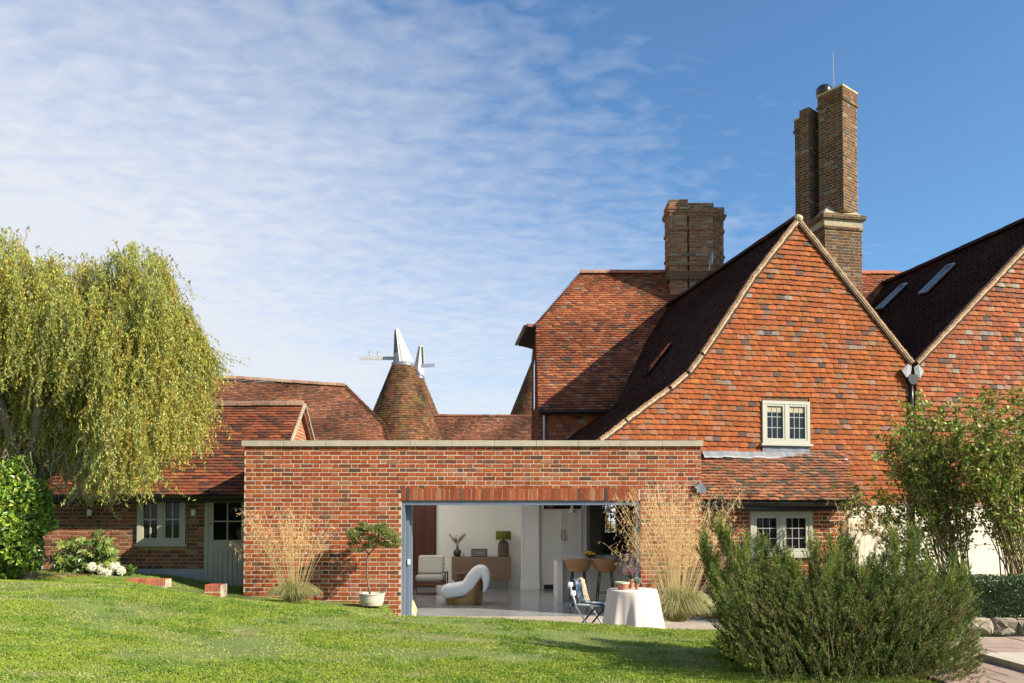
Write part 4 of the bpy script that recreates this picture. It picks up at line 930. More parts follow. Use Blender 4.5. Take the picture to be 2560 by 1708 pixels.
# stable door
dz0, dz1 = -.2, zat(1240, YCt); dW = dxb-dxa
dm = MB(); dm.bx(dxa, dxa+.07, YCt-.035, YCt-.003, dz0, dz1); dm.bx(dxa+.07, dxb, YCt-.035, YCt-.003, dz1-.07, dz1); dfr = dm.build('door_frame', M_frame, cot)
dm = MB(); zg0 = zat(1350, YCt); zmid = zat(1363, YCt); a, b = dxa+.08, dxb+.03
dm.bx(a, a+.10, YCt-.045, YCt-.004, zg0, dz1-.075); dm.bx(b-.10, b, YCt-.045, YCt-.004, zg0, dz1-.075); dm.bx(a+.1, b-.1, YCt-.045, YCt-.004, dz1-.075-.06, dz1-.075)
dm.bx(a, b, YCt-.045, YCt-.004, zmid-.12, zg0); dm.bx(a, a+.1, YCt-.045, YCt-.004, dz0, zmid-.12)
k = 0; u = a+.1
while u < b-.01: dm.bx(u+.004, min(u+.095, b)-.004, YCt-.036, YCt-.006, dz0, zmid-.12); u += .095
dro = dm.build('door', M_frame, cot)
g_ = MB(); g_.bx(a+.1, b-.1, YCt-.030, YCt-.024, zg0, dz1-.135); g_.build('pane', M_glass, dro)
g_ = MB(); um = (a+b)/2; g_.bx(um-.012, um+.012, YCt-.040, YCt-.0305, zg0, dz1-.135); zm_ = (zg0+dz1-.135)/2; g_.bx(a+.1, b-.1, YCt-.0395, YCt-.0307, zm_-.012, zm_+.012); g_.build('glazing_bar', M_frame, dro)
g_ = MB(); hz = zat(1310, YCt); g_.tube([(a+.045, YCt-.046, hz), (a+.045, YCt-.075, hz)], .012, 8); g_.ball((a+.045, YCt-.085, hz), .02, 10); g_.build('handle', M_brass, dro)
for px in (226, 486):
    x_ = xat(px, YCt); z_ = zat(1282, YCt); l_ = MB(); l_.tube([(x_, YCt-.07, z_-.06), (x_, YCt-.07, z_+.06)], .045, 16); l_.bx(x_-.02, x_+.02, YCt-.03, YCt-.005, z_-.03, z_+.03); l_.build('wall_light', M_white, cot, smooth=False)

# low brick garden walls by the cottage
def lowwall(x0, x1, y0, y1, zt, label):
    m_ = MB(); m_.bx(x0, x1, y0, y1, zt-.5, zt-.004, mat=1); u = x0
    while u < x1-.02: c = pick([((.62, .20, .11), 1), ((.52, .15, .08), 1)]); m_.bx(u+.005, min(u+.07, x1)-.004, y0-.006, y1+.006, zt-.11, zt+rnd(-.001, .003), c); u += .075
    bricks(m_, (0, y0, 0), (1, 0, 0), (0, -1, 0), [(x0, zt-.5), (x1, zt-.5), (x1, zt-.115), (x0, zt-.115)], P_new)
    tag(m_.build('garden_wall', [M_brick, M_mortar], loc=((x0+x1)/2, (y0+y1)/2, zt-.5)), label, 'wall')
lowwall(xat(318, 14.0), xat(417, 14.0), 13.95, 14.2, zat(1448, 14.0), 'low red brick garden wall with soldier capping right of the white hydrangeas')
lowwall(xat(518, 13.6), xat(558, 13.6), 13.5, 13.8, zat(1461, 13.6), 'short red brick pier standing in the grass before the stable door')

# ================================================================ FAR BUILDINGS
def barn():
    a = at(862, 966, 32.0); b = at(380, 941, 29.9); t = thing('barn', 'long half-hipped barn with a brown red tiled roof behind the cottage', 'building', ((a.x+b.x)/2, 33, 0))
    d = (b-a); d.z = 0; d.normalize(); perp = V((-d.y, d.x, 0));
    if perp.y > 0: perp = -perp
    b2 = a-(-d)*13.5; b2 = V((a.x+d.x*13.5, a.y+d.y*13.5, a.z+.25))
    k = 1.05; L_ = 6.8; drop = V((perp.x, perp.y, -k)); W_ = -drop.normalized(); N_ = d.cross(W_)
    if N_.z < 0: N_ = -N_
    # hip on the right: slanting down to the right
    U_ = -d; m_ = MB(); ln = (b2-a).length; h1 = hit(957, 1060, a, N_); h2 = hit(977, 1125, a, N_)
    def uv(p): q = p-a; return (q.dot(U_), q.dot(W_))
    e1, e2 = uv(h1), uv(h2)
    poly = [(-ln, 0), (0, 0), (e1[0], e1[1]), (e2[0], e2[1]), (e2[0]+.4, -L_), (-ln, -L_)]
    m_.prism([a+U_*u+W_*v-N_*.03 for u, v in poly], -N_*.1, (.1, .05, .04))
    tiles(m_, a, U_, W_, N_, poly, P_barn, tw=.165, gauge=.1, jit=1.3, clump=clumpf(4), waves=.01)
    Bk = a+V((-1, 6, -6)); m_.face([a-N_*.13, h1-N_*.13, Bk], (.2, .08, .05)); m_.face([h1-N_*.13, h2-N_*.13, Bk], (.2, .08, .05))
    m_.prism([a-N_*.05, b2-N_*.05, b2-N_*.05+V((0, 6, -6)), a-N_*.05+V((0, 6, -6))], (0, 0, -.1), (.2, .08, .05))
    r_ = m_.build('roof', M_rtile, t)
    m_ = MB(); ridge(m_, a+V((0, 0, .02)), b2+V((0, 0, .02)), [((.38, .24, .16), 1), ((.32, .18, .12), 1)], r=.13, ln=.34); m_.build('ridge_tile', M_rtile, r_)
    m_ = MB()
    for p, q in ((a, h1), (h1, h2)):
        dd = q-p; n = int(dd.length/.12)
        for i in range(n): c = pick(P_barn); o = p+dd*(i/n); m_.box(o-V((.08, .08, .0)), (.16, 0, 0), (0, .16, 0), dd.normalized()*.02+V((0, 0, .06)), c)
    m_.build('hip_tile', M_rtile, r_)
    m_ = MB(); zz_ = a.z-5.2; m_.box(V((b2.x, b2.y-3.5, -.3)), V((a.x+3-b2.x, a.y-b2.y, 0)), V((0, 8, 0)), V((0, 0, zz_+.3)), mat=0); m_.build('wall', M_oldbrick, t)
barn()
P_cow = [((.7, .7, .68), 1)]
def cone(m_, c, r0, z0, r1, z1, pal, seed=1, gauge=.12, amin=-200, amax=20):
    # tiled cone, r0 at the bottom
    c = V(c); sl = math.hypot(r0-r1, z1-z0); n = int(sl/gauge); cf = clumpf(seed, .8, .3)
    for k in range(n):
        t = k/n; t2 = (k+1.25)/n; r = r0+(r1-r0)*t; z = z0+(z1-z0)*t; ra = r0+(r1-r0)*t2; za = z0+(z1-z0)*t2; m = max(12, int(2*math.pi*r/.17)); off = rnd(0, 1)
        for i in range(m):
            a0 = 2*math.pi*(i+off)/m; a1 = a0+2*math.pi/m*.98; am = math.degrees(a0) % 360
            if 40 < am < 140: continue
            cc = pick(pal); q = cf(a0*3, z); cc = tuple(x*q for x in cc); j = rnd(0, .012); d0 = .03
            P = lambda a, rr, z_: (c.x+rr*math.cos(a), c.y+rr*math.sin(a), z_)
            m_.vf([P(a0, r+d0+j, z), P(a1, r+d0+j, z), P(a1, ra+.005, za), P(a0, ra+.005, za), P(a0, r+.008, z-.0), P(a1, r+.008, z)], [(0, 1, 2, 3), (4, 5, 1, 0)], cc)
    m_.lathe((c.x, c.y, 0), [(r0-.005, z0), (r1-.005, z1), (.001, z1)], 48, (.07, .045, .035))
def oast(px, D, ytop, ybase_half, r1px, label, cowl=None, h=4.0, z_low=1.2):
    s_ = F/D; c = at(px, ytop, D); r1 = r1px/s_; y2, half = ybase_half; zb_ = zat(y2, D); r_at = half/s_
    k = (r_at-r1)/(c.z-zb_); z0 = z_low; r0 = r1+k*(c.z-z0)
    t = thing('oast_house', label, 'oast house', (c.x, c.y, 0)); m_ = MB(); cone(m_, (c.x, c.y, 0), r0, z0, r1, c.z, P_cone, seed=int(px)); m_.build('conical_roof', M_conetile, t)
    m_ = MB(); m_.lathe((c.x, c.y, 0), [(r0-.12, -.3), (r0-.12, z0)], 48); m_.build('round_wall', M_oldbrick, t)
    return t, c, r1
# front cone + cowl
oa, oc, orr = oast(1007.5, 38.0, 914, (1100, 101), 27, 'nearest round oast house with a tiled cone roof and large white cowl')
def cowl(t, c, r, ax, hgt, vane, flip=1):
    # tapering half-cone cowl: back boarded, open front; ax = direction its back faces
    # leaning boarded cone with a flat, nearly upright open side facing -ax
    ax = V(ax).normalized(); sd = V((-ax.y, ax.x, 0)); m_ = MB(); n = 16; base = c+V((0, 0, .10)); am = math.radians(128); tip = c+V((0, 0, hgt))-ax*r*.60
    ang = [-am+2*am*k/n for k in range(n+1)]; bs_ = [base+ax*(r*math.cos(a))+sd*(r*math.sin(a)) for a in ang]; ts_ = [tip+ax*(.12*math.cos(a))+sd*(.12*math.sin(a)) for a in ang]
    for k in range(n):
        kk = .97+.03*(k % 2); m_.face([bs_[k], bs_[k+1], ts_[k+1], ts_[k]])
        m_.beam(bs_[k], ts_[k], .018, .012)
    i_ = ax*.10; lo0, lo1 = bs_[0].lerp(ts_[0], .32), bs_[n].lerp(ts_[n], .32)
    m_.face([bs_[n], bs_[0], lo0, lo1]); m_.face([lo1+i_, lo0+i_, ts_[0]+i_, ts_[n]+i_]); m_.face([lo1, lo0, lo0+i_, lo1+i_])
    m_.beam(bs_[0], ts_[0], .05, .05); m_.beam(bs_[n], ts_[n], .05, .05)
    m_.prism([ts_[0], ts_[n//2], ts_[n]], (0, 0, .05))
    m_.build('cowl', M_cowl, t)
    m_ = MB(); m_.lathe(c, [(r*1.06, -.06), (r*1.06, .10), (r*.9, .12)], 32); m_.build('collar', M_leadd, t, smooth=True)
    if vane:
        m_ = MB(); v0 = V(vane).normalized(); z_ = V((0, 0, hgt*.22)); s0 = c+z_; m_.box(s0-V((0, 0, .09))+v0*.2, v0*(1.75), V((0, .06, 0)), V((0, 0, .16)))
        m_.prism([s0+v0*1.95+V((0, 0, -.12)), s0+v0*2.15+V((0, 0, .0)), s0+v0*1.95+V((0, 0, .12))], (0, .06, 0))
        for q in (1.2, 1.6): m_.lathe(s0+v0*q+V((0, .03, .1)), [(.02, 0), (.05, .08), (.03, .16), (.07, .2), (.001, .25)], 8)
        m_.build('vane_arm', M_cowl, t)
cowl(oa, oc, .52, (.88, .47, 0), 1.66, (-1, .0, 0))
ob, oc2, orr2 = oast(1046, 44.0, 945, (1042, 52), 12, 'second oast house behind, its narrower white cowl showing past the first cone')
cowl(ob, oc2, .33, (-.75, .66, 0), 1.72, None)
m_ = MB(); m_.box(oc2+V((.2, -.6, .45)), (.75, 0, .05), (0, .05, 0), (0, 0, .2)); m_.build('vane_arm', M_metal, ob)
oc_, c3, r3 = oast(1345, 46.0, 905, (1040, 70), 16, 'third oast cone half hidden at the left wall of the farmhouse')
m_ = MB(); m_.lathe(c3, [(r3*1.1, -.5), (r3*1.05, .2), (.2, 1.6), (.001, 1.65)], 16); m_.build('cowl', M_leadd, oc_)
def midbarn():
    a = at(1030, 1040, 41); b = at(1345, 1042, 41); t = thing('stowage', 'low tiled barn roof linking the oast cones behind the extension', 'building', ((a.x+b.x)/2, 42, 0)); m_ = MB()
    k = 1.0; L_ = 5.5; W_ = V((0, 1, k)).normalized(); N_ = V((0, -W_.z, W_.y)); ln = b.x-a.x
    poly = [(0, 0), (ln, 0), (ln, -L_), (0, -L_)]; m_.prism([a+V((u, 0, 0))+W_*v-N_*.03 for u, v in poly], -N_*.1, (.1, .06, .04)); tiles(m_, a, (1, 0, 0), W_, N_, poly, P_barn, tw=.165, gauge=.115, jit=1.3, clump=clumpf(9, 1, .3), waves=.01)
    m_.prism([a+V((0, 0, -.04)), a+V((ln, 0, -.04)), a+V((ln, 5, -5)), a+V((0, 5, -5))], (0, 0, -.1), (.15, .07, .05))
    ro_ = m_.build('roof', M_rtile, t); m_ = MB(); ridge(m_, a+V((0, 0, .01)), b+V((0, 0, .01)), P_barn, r=.12, ln=.35); m_.build('ridge_tile', M_rtile, ro_)
    m_ = MB(); m_.bx(a.x, b.x, 38, 44, -.3, a.z-3.6); m_.build('wall', M_oldbrick, t)
midbarn()

# ================================================================ FARMHOUSE
AN = R(11.6); fu = V((math.cos(AN), math.sin(AN), 0)); fb = V((-math.sin(AN), math.cos(AN), 0)); fn = -fb
P0 = at(1960, 1050, 15.55)
def H(x, y, off=0): return hit(x, y, P0+fn*off, fn)
def UV(p): return ((p-P0).dot(fu), p.z)
house = thing('farmhouse', 'old farmhouse with orange tile-hung gables, steep dark roofs and tall brick chimneys', 'building', (P0.x, P0.y+2, 0))
vergeL = [(1993, 552), (1880, 696), (1840, 759), (1798, 822), (1756, 885), (1722, 932), (1676, 970), (1617, 1012), (1566, 1052), (1499, 1102), (1462, 1128)]
VL = [H(*p) for p in vergeL]; ap = VL[0]; VR = H(2277, 909); zt0 = H(2200, 1262).z; uR = UV(VR)[0]
zkit = 2.95; uE = UV(H(1752, 1200))[0]
poly = [(uE-.0, zt0)]+[(uR+.03, zt0), UV(VR), UV(ap)]+[UV(p) for p in VL[1:]]+[(UV(VL[-1])[0], 2.8), (uE, 2.8)]
wu0, wu1, wz0_, wz1_ = UV(H(1903, 1050))[0], UV(H(2021, 1050))[0], H(1960, 1110).z, H(1960, 1004).z
ltz = H(1950, 1137).z
m_ = MB()
m_.prism([P0+fu*u+V((0, 0, z-P0.z)) for u, z in [(uE, .0), (uR+.03, .0), UV(VR), UV(ap)]+[UV(p) for p in VL[1:-1]]+[(UV(VL[-2])[0], 2.96), (uE, 2.96)]], -fn*.25, (.15, .08, .05))
random.seed(21)
tiles(m_, P0-V((0, 0, P0.z)), fu, (0, 0, 1), fn, poly, P_hung, holes=[(wu0-.01, wu1+.01, wz0_-.20, wz1_+.02), (uE, UV(H(2105, 1200))[0], -1, ltz-.02)], gauge=.1005, tw=.168, thick=.018, jit=1.25, waves=.007)
m_.build('tile_hung_gable', M_tile, house)
# right gable
R0 = H(2290, 909); RA = H(2663, 513); RR = RA+(RA-R0)*0+fu*((RA-R0).dot(fu))*.6; RR.z = RA.z-(RA.z-R0.z)*.6
m_ = MB(); q_ = [(uR+.032, 0), (UV(RR)[0], 0), UV(RR), UV(RA), UV(R0)]
m_.prism([P0+fu*u+V((0, 0, z-P0.z)) for u, z in q_], -fn*.25, (.15, .08, .05))
tiles(m_, P0-V((0, 0, P0.z))+fn*.0, fu, (0, 0, 1), fn, [(uR+.05, zt0-.02), (UV(RR)[0], zt0-.02), UV(RR), UV(RA), UV(R0)], P_hung2, gauge=.102, tw=.168, thick=.018, jit=1.3, waves=.008)
m_.build('tile_hung_gable', M_tile, house)
# white rendered ground floor under the hanging tiles
m_ = MB(); m_.prism([P0+fu*u+V((0, 0, z-P0.z)) for u, z in [(UV(H(2100, 1300))[0], -.2), (UV(RR)[0], -.2), (UV(RR)[0], zt0), (UV(H(2100, 1300))[0], zt0)]], fn*.012); m_.build('rendered_wall', M_render, house)
# roof slopes of the two front gables
m_ = MB(); LB = 6.6
def slopef(mb, p, q, L_, pal, side, eave_out=.06, s0=0.0, **kw):
    # p upper, q lower end in the gable plane; extruded back by L_
    W_ = (p-q).normalized(); N_ = fb.cross(W_)
    if (N_.x > 0) != (side > 0): N_ = -N_
    o = q-fb*eave_out; ln = (p-q).length
    mb.prism([o, o+W_*ln, o+W_*ln+fb*(L_+eave_out), o+fb*(L_+eave_out)], -N_*.07, (.07, .04, .03))
    tiles(mb, o+N_*.0, fb, W_, N_, [(0, s0), (L_+eave_out, s0), (L_+eave_out, ln), (0, ln)], pal, **kw)
    return N_
for i in range(len(VL)-1): slopef(m_, VL[i], VL[i+1], LB, P_shaded, -1, jit=1.2)
NRm = slopef(m_, ap, VR, LB, P_shaded, 1, jit=.8)
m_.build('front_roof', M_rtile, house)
m_ = MB(); NL = slopef(m_, RA, R0, 7.2, P_shaded, -1, jit=1.2); slopef(m_, RA, RR, 7.2, P_shaded, 1, jit=.6); rr_ = m_.build('right_roof', M_rtile, house)
m_ = MB(); ridge(m_, ap-fb*.06+V((0, 0, .03)), ap+fb*LB+V((0, 0, .03)), P_shaded, r=.12); m_.build('ridge_tile', M_rtile, house); m_ = MB(); ridge(m_, RA-fb*.06+V((0, 0, .03)), RA+fb*7.2+V((0, 0, .03)), P_shaded, r=.12); m_.build('ridge_tile', M_rtile, house)
# verges
m_ = MB()
for i in range(len(VL)-1):
    d = (VL[i]-VL[i+1]).normalized(); n_ = V((0, 0, 1))-d*d.z; n_.normalize(); verge_strip(m_, VL[i+1]-n_*.0+fn*.07, VL[i]+fn*.07, fn, n_)
for (p, q) in ((VR, ap), (R0, RA)):
    d = (q-p).normalized(); n_ = V((0, 0, 1))-d*d.z; n_.normalize(); verge_strip(m_, p+fn*.07, q+fn*.07, fn, n_)
m_.ball(ap+fn*.02+V((0, 0, .03)), .10, 12, (.42, .36, .24), sc=(1, 1.0, .8))
m_.build('verge', M_verge, house)
# skylights in the right roof
for pts in ([(2300, 738), (2318, 733), (2389, 663), (2371, 668)], [(2191, 777), (2207, 773), (2269, 712), (2256, 716)]):
    c = [hit(x, y, R0+NL*.05, NL) for x, y in pts]
    g_ = MB(); g_.prism(c, NL*.03); so_ = g_.build('skylight', mat('skylight_glass', (.03, .04, .05), .05, spec=.8), house)
    g_ = MB()
    for i in range(4): g_.beam(c[i]+NL*.045, c[(i+1) % 4]+NL*.045, .045, .045, up=NL)
    g_.build('skylight_frame', M_metal, so_)
# skylight in the shaded left slope
W2 = (VL[1]-VL[5]).normalized(); N2 = fb.cross(W2); N2 = -N2 if N2.x > 0 else N2
c = [hit(x, y, VL[3]+N2*.05, N2) for x, y in ((1606, 942), (1620, 938), (1682, 858), (1672, 862))]
g_ = MB(); g_.prism(c, N2*.03); g_.build('skylight', M_glass, house)
# upper window + lead
wN = P0+fu*wu0+V((0, 0, wz0_-P0.z))+fn*.05
window(house, wN, fu, fn, wu1-wu0, wz1_-wz0_, 2, (3, 3), leaded=True, blind=True, sill=True, depth=.12, fw=.062, sw=.036)
m_ = MB(); n = 18
for i in range(n):
    u0, u1 = wu0+(wu1-wu0)*i/n, wu0+(wu1-wu0)*(i+1)/n; b0 = P0-V((0, 0, P0.z))+fn*(.03+.004*math.sin(i)); m_.box(b0+fu*u0+V((0, 0, ltz-.02)), fu*(u1-u0), V((0, 0, wz0_-ltz-.03)), fn*.012)
m_.build('lead_apron', M_leadd, house)
m_ = MB(); ua, ub = UV(H(1752, 1137))[0], UV(H(2108, 1137))[0]; n = 44; random.seed(4); zc_ = [rnd(-.012, .012) for _ in range(n+1)]
for i in range(n):
    u0, u1 = ua+(ub-ua)*i/n, ua+(ub-ua)*(i+1)/n; b0 = P0-V((0, 0, P0.z))
    T = lambda u, z, o: b0+fu*u+V((0, 0, z))+fn*o
    m_.face([T(u0, ltz+.045+zc_[i]*.6, .05), T(u1, ltz+.045+zc_[i+1]*.6, .05), T(u1, ltz-.055+zc_[i+1], .145), T(u0, ltz-.055+zc_[i], .145)])
    m_.face([T(u0, ltz-.055+zc_[i], .145), T(u1, ltz-.055+zc_[i+1], .145), T(u1, ltz-.085+zc_[i+1], .15), T(u0, ltz-.085+zc_[i], .15)])
m_.build('lead_flashing', M_lead, house, smooth=True)
# lean-to: roof, wall, window, gutter
t0, t1 = H(1745, 1140)+fn*.02, H(2107, 1140)+fn*.02; t0.z = t1.z = ltz
e0 = at(1733, 1249, 14.05); e1 = at(2150, 1255, 14.45)
ez = (e0.z+e1.z)/2; e0.z = e1.z = ez
Wl = ((t0+t1)/2-(e0+e1)/2); ed = (e1-e0).normalized(); Wl = (Wl-ed*Wl.dot(ed)).normalized(); Nl = ed.cross(Wl); Nl = -Nl if Nl.z < 0 else Nl
def lv(p): q = p-e0; return (q.dot(ed), q.dot(Wl))
# keep the tiled polygon clear of the extension wall
ptop = lv(t1); uL = (xr+.02-e0.x)/ed.x
poly = [(0, 0), lv(e1), (lv(t1)[0], ptop[1]), (uL+.0, ptop[1]+.0), (uL, .20), (0, .20)]
m_ = MB(); m_.prism([e0+ed*u+Wl*v-Nl*.02 for u, v in [(0.05, 0.02), (lv(e1)[0]-.05, 0.02), (lv(t1)[0]-.03, ptop[1]+.05), (uL, ptop[1]+.05), (uL, .2), (0.05, .2)]], -Nl*.05, (.08, .05, .04))
random.seed(8); tiles(m_, e0, ed, Wl, Nl, poly, P_lean, gauge=.092, tw=.165, thick=.017, jit=1.9, waves=.010); lt = m_.build('lean_to_roof', M_rtile, house)
m_ = MB(); gutter(m_, e0+V((.08, -.05, -.03)), e1+V((.06, -.05, -.05)), .06); m_.box(e0+V((0.02, .02, -.17)), e1-e0-V((.1, 0, 0)), V((0, .03, 0)), V((0, 0, .13))); m_.build('gutter', M_black, house)
lw0 = V((xr+.0, e0.y+.32, 0)); lw1 = V((xat(2119, 14.75, 1330), e1.y+.30, 0)); ld = (lw1-lw0); lL = ld.length; ld.normalize(); lnn = V((ld.y, -ld.x, 0))
m_ = MB(); m_.box(lw0+V((0, 0, -.3)), ld*lL, -lnn*.25, V((0, 0, ez+.25)), mat=1); m_.box(lw1+V((0, 0, -.3))-lnn*.252-ld*.25, ld*.25, -lnn*1.0, V((0, 0, ez+.3)), mat=1)
lu = lambda x, y: (hit(x, y, lw0, lnn)-lw0).dot(ld); lz = lambda x, y: hit(x, y, lw0, lnn).z
w0u, w1u, w0z, w1z = lu(1873, 1330), lu(2027, 1330), lz(1950, 1388), lz(1950, 1279)
bricks(m_, lw0, ld, lnn, [(0, -.3), (lL, -.3), (lL, ez-.05), (0, ez-.05)], P_new, holes=[(w0u-.005, w1u+.005, w0z, w1z)], rough=1.5)
bricks(m_, lw1, -lnn, ld, [(0, -.3), (1.1, -.3), (1.1, ez-.05), (0, ez-.05)], P_new); m_.build('lean_to_wall', [M_brick, M_mortar], house)
window(house, lw0+ld*w0u+lnn*.055+V((0, 0, w0z)), ld, lnn, w1u-w0u, w1z-w0z, 2, (3, 3), leaded=True, depth=.05, fw=.065, sw=.055)
m_ = MB(); p = lw1+lnn*.06-ld*.05; p1 = V((e1.x-.12, e1.y-.02, ez-.09)); m_.tube([p1, p1+V((0, 0, -.08)), p+V((0, 0, ez-.32)), p+V((0, 0, ez-.45)), p+V((0, 0, .0))], .034, 10)
for z_ in (ez-.42, ez-1.0): m_.tube([p+V((0, 0, z_)), p+V((0, 0, z_+.07))], .045, 10)
m_.build('downpipe', M_black, house, smooth=True)
m_ = MB(); c = V((xr-.12, YF-.012, zat(1226, YF))); m_.box(c, (.16, 0, 0), (0, -.03, 0), (0, 0, .10)); m_.box(c+V((.03, -.03, -.04)), (.16, 0, -.02), (0, -.03, 0), (0, 0, .10)); m_.box(c+V((.085, .0, .1)), (.05, 0, 0), (0, -.03, 0), (0, 0, .05)); m_.build('lead_tray', M_leadd, house)
# valley hopper and downpipe between the gables
hp = H(2283, 930, .12)
m_ = MB(); w2 = .115; top = hp+V((0, 0, .02)); m_.prism([hp+fu*(-w2)+V((0, 0, -.05)), hp+fu*w2+V((0, 0, -.05)), hp+fu*w2*.95+V((0, 0, -.17)), hp+fu*w2*.4+V((0, 0, -.25)), hp-fu*w2*.4+V((0, 0, -.25)), hp-fu*w2*.95+V((0, 0, -.17))], -fn*.12); m_.build('hopper', M_black, house)
m_ = MB(); q = hp-fn*.06; m_.tube([q+V((0, 0, -.2)), q+V((0, 0, -.6)), V((q.x, q.y, 0))], .04, 10); m_.build('downpipe', M_black, house, smooth=True)
m_ = MB()
for sg in (-1, 1):
    pts = [(.03, .10), (.12, .16), (.25, .02), (.16, -.12), (.05, -.05)]; pts = [hp+fu*(a*sg)+V((0, 0, b))+fn*(.01*((i % 2)*2-1)) for i, (a, b) in enumerate(pts)]; m_.prism(pts, -fn*.012)
m_.build('lead_flap', M_lead, house)
# ---- back wing, aligned with the extension
Yr2 = 23.0; pr2 = at(1450, 684, Yr2); kk = 1.19
def bs(x, y):                                # point on the back wing's front slope
    N_ = V((0, -kk, 1)).normalized(); return hit(x, y, pr2, N_)
NB = V((0, -kk, 1)).normalized(); WB = V((0, 1, kk)).normalized()
ec = bs(1346, 1026); hc = bs(1345, 808); xR2 = at(2243, 693, Yr2).x
def bu(p): q = p-pr2; return (q.dot(V((1, 0, 0))), q.dot(WB))
m_ = MB(); poly = [bu(ec), (xR2-pr2.x+1.2, bu(ec)[1]), (xR2-pr2.x+1.2, 0), (0, 0), (bu(hc)[0]-.02, bu(hc)[1]), (bu(ec)[0], bu(hc)[1]-.01)]
m_.prism([pr2+V((u, 0, 0))+WB*v-NB*.03 for u, v in poly], -NB*.1, (.08, .05, .04)); random.seed(31)
tiles(m_, pr2, (1, 0, 0), WB, NB, poly, P_roofback, gauge=.1, tw=.165, thick=.017, jit=1.5, waves=.01, clump=clumpf(12, .8, .16))
# rear slope
m_.prism([pr2+V((0, .05, -.05)), pr2+V((xR2-pr2.x+1.2, .05, -.05)), pr2+V((xR2-pr2.x+1.2, 4, -4.6)), V((hc.x+.1, Yr2+4, pr2.z-4.6)), V((hc.x+.1, Yr2+1.6, pr2.z-1.9))], (0, 0, -.1), (.2, .08, .05))
# half hip
hp0 = at(1317, 809, 21.35); hp1 = at(1294, 855, 23.7); hp1.z = hp0.z; ho = hp1; hA = pr2
m_.prism([hA+V((0, 0, -.02)), hc+V((-.05, 0, -.03)), hp0, hp1, V((hc.x-.05, 24.3, hc.z-.03))], (.03, 0, -.08), (.2, .09, .06))
br = m_.build('back_roof', M_rtile, house)
m_ = MB(); dd = hc-hA; n = 22
for i in range(n): o = hA+dd*(i/n)*1.0; c = pick(P_roofback); m_.prism([o+V((-.1, .05, -.03)), o+V((-.02, -.12, -.03)), o+V((.07, -.08, .03)), o+V((.03, .06, .06))], dd/n*1.3+V((0, 0, .035)), c)
m_.build('hip_tile', M_rtile, br)
m_ = MB(); ridge(m_, pr2+V((0, 0, .02)), at(1680, 684, Yr2)+V((0, 0, .02)), [((.50, .20, .12), 1), ((.42, .25, .18), 1)], r=.12, ln=.36); m_.build('ridge_tile', M_rtile, br); m_ = MB(); zz_ = pr2.z-.12; ridge(m_, (at(2140, 693, Yr2).x, Yr2, pr2.z), (xR2, Yr2, pr2.z), [((.50, .18, .10), 1), ((.45, .22, .14), 1)], r=.12, ln=.36); m_.build('ridge_tile', M_rtile, br)
m_ = MB(); gx0 = ho.x-.03; gutter(m_, hp0+V((-.03, .05, -.03)), hp1+V((-.03, 0, -.03)), .055); m_.build('gutter', M_black, house)
m_ = MB(); m_.prism([hp0+V((.03, .08, -.10)), V((ec.x-.005, hp0.y+.08, hp0.z-.10)), V((ec.x-.005, hp1.y, hp0.z-.10)), hp1+V((.03, 0, -.10))], (0, 0, .05)); m_.build('soffit', M_dkt, house)
xwl = ec.x+.02
m_ = MB(); m_.prism([(xwl, ec.y+.25, 2.9), (xwl, ec.y+.25, ec.z-.0), (xwl, hc.y+.1, hc.z-.1), (xwl, 24.4, hc.z-.1), (xwl, 26.6, ec.z), (xwl, 26.6, 2.9)], (.2, 0, 0), (.1, .05, .04))
tiles(m_, (xwl, 0, 0), (0, 1, 0), (0, 0, 1), (-1, 0, 0), [(ec.y+.25, 2.9), (ec.y+.25, ec.z), (hc.y+.1, hc.z-.1), (24.4, hc.z-.1), (26.6, ec.z), (26.6, 2.9)], P_hung2, jit=1.2)
m_.bx(xwl+.2, xwl+3.5, ec.y+.27, ec.y+.45, 2.9, ec.z+.1, (.1, .05, .04)); tiles(m_, (0, ec.y+.27, 0), (1, 0, 0), (0, 0, 1), (0, -1, 0), [(xwl, 2.9), (xwl+3, 2.9), (xwl+3, ec.z+.05), (xwl, ec.z+.05)], P_hung2, jit=1.2)
m_.build('tile_hung_wall', M_tile, house)
m_ = MB(); m_.bx(xwl-.03, xwl-.005, 21.9, 22.9, hc.z-2.2, hc.z-.9); m_.build('side_window', M_glass, house)
m_ = MB(); gutter(m_, (ec.x+.05, ec.y-.05, ec.z-.03), (ec.x+1.6, ec.y-.05, ec.z-.03), .055); m_.build('gutter', M_black, house)
m_ = MB(); m_.tube([(ec.x+.15, ec.y+.2, ec.z-.1), (ec.x+.15, ec.y+.2, 2.95)], .035, 8); m_.build('downpipe', M_metal, house)
# ---- tall chimney with two diagonal flues
def quadpyr(mb, c, ux, w_, d_, z0, z1, ftop, col): 
    ux = V(ux).normalized(); uy = V((-ux.y, ux.x, 0)); c = V((c[0], c[1], 0)); a = [c+ux*(sx*w_/2)+uy*(sy*d_/2)+V((0, 0, z0)) for sx, sy in ((-1, -1), (1, -1), (1, 1), (-1, 1))]; b = [c+ux*(sx*w_/2*ftop)+uy*(sy*d_/2*ftop)+V((0, 0, z1)) for sx, sy in ((-1, -1), (1, -1), (1, 1), (-1, 1))]
    mb.vf(a+b, [(4, 5, 6, 7), (0, 1, 5, 4), (1, 2, 6, 5), (2, 3, 7, 6), (3, 0, 4, 7)], col)
Dc = 20.0; sc = F/Dc
def zc2(y): return zat(y, Dc)
cc = at(2108, 560, Dc); bw_ = 1.05; bd = 2.6; bcx = at(2108, 560, Dc).x; bc = V((bcx, Dc, 0))+fb*bd/2
chim = MB(); random.seed(14)
brick_box(chim, bc, fu, bw_, bd, zat(770, Dc)-1.5, zc2(575), P_chim)
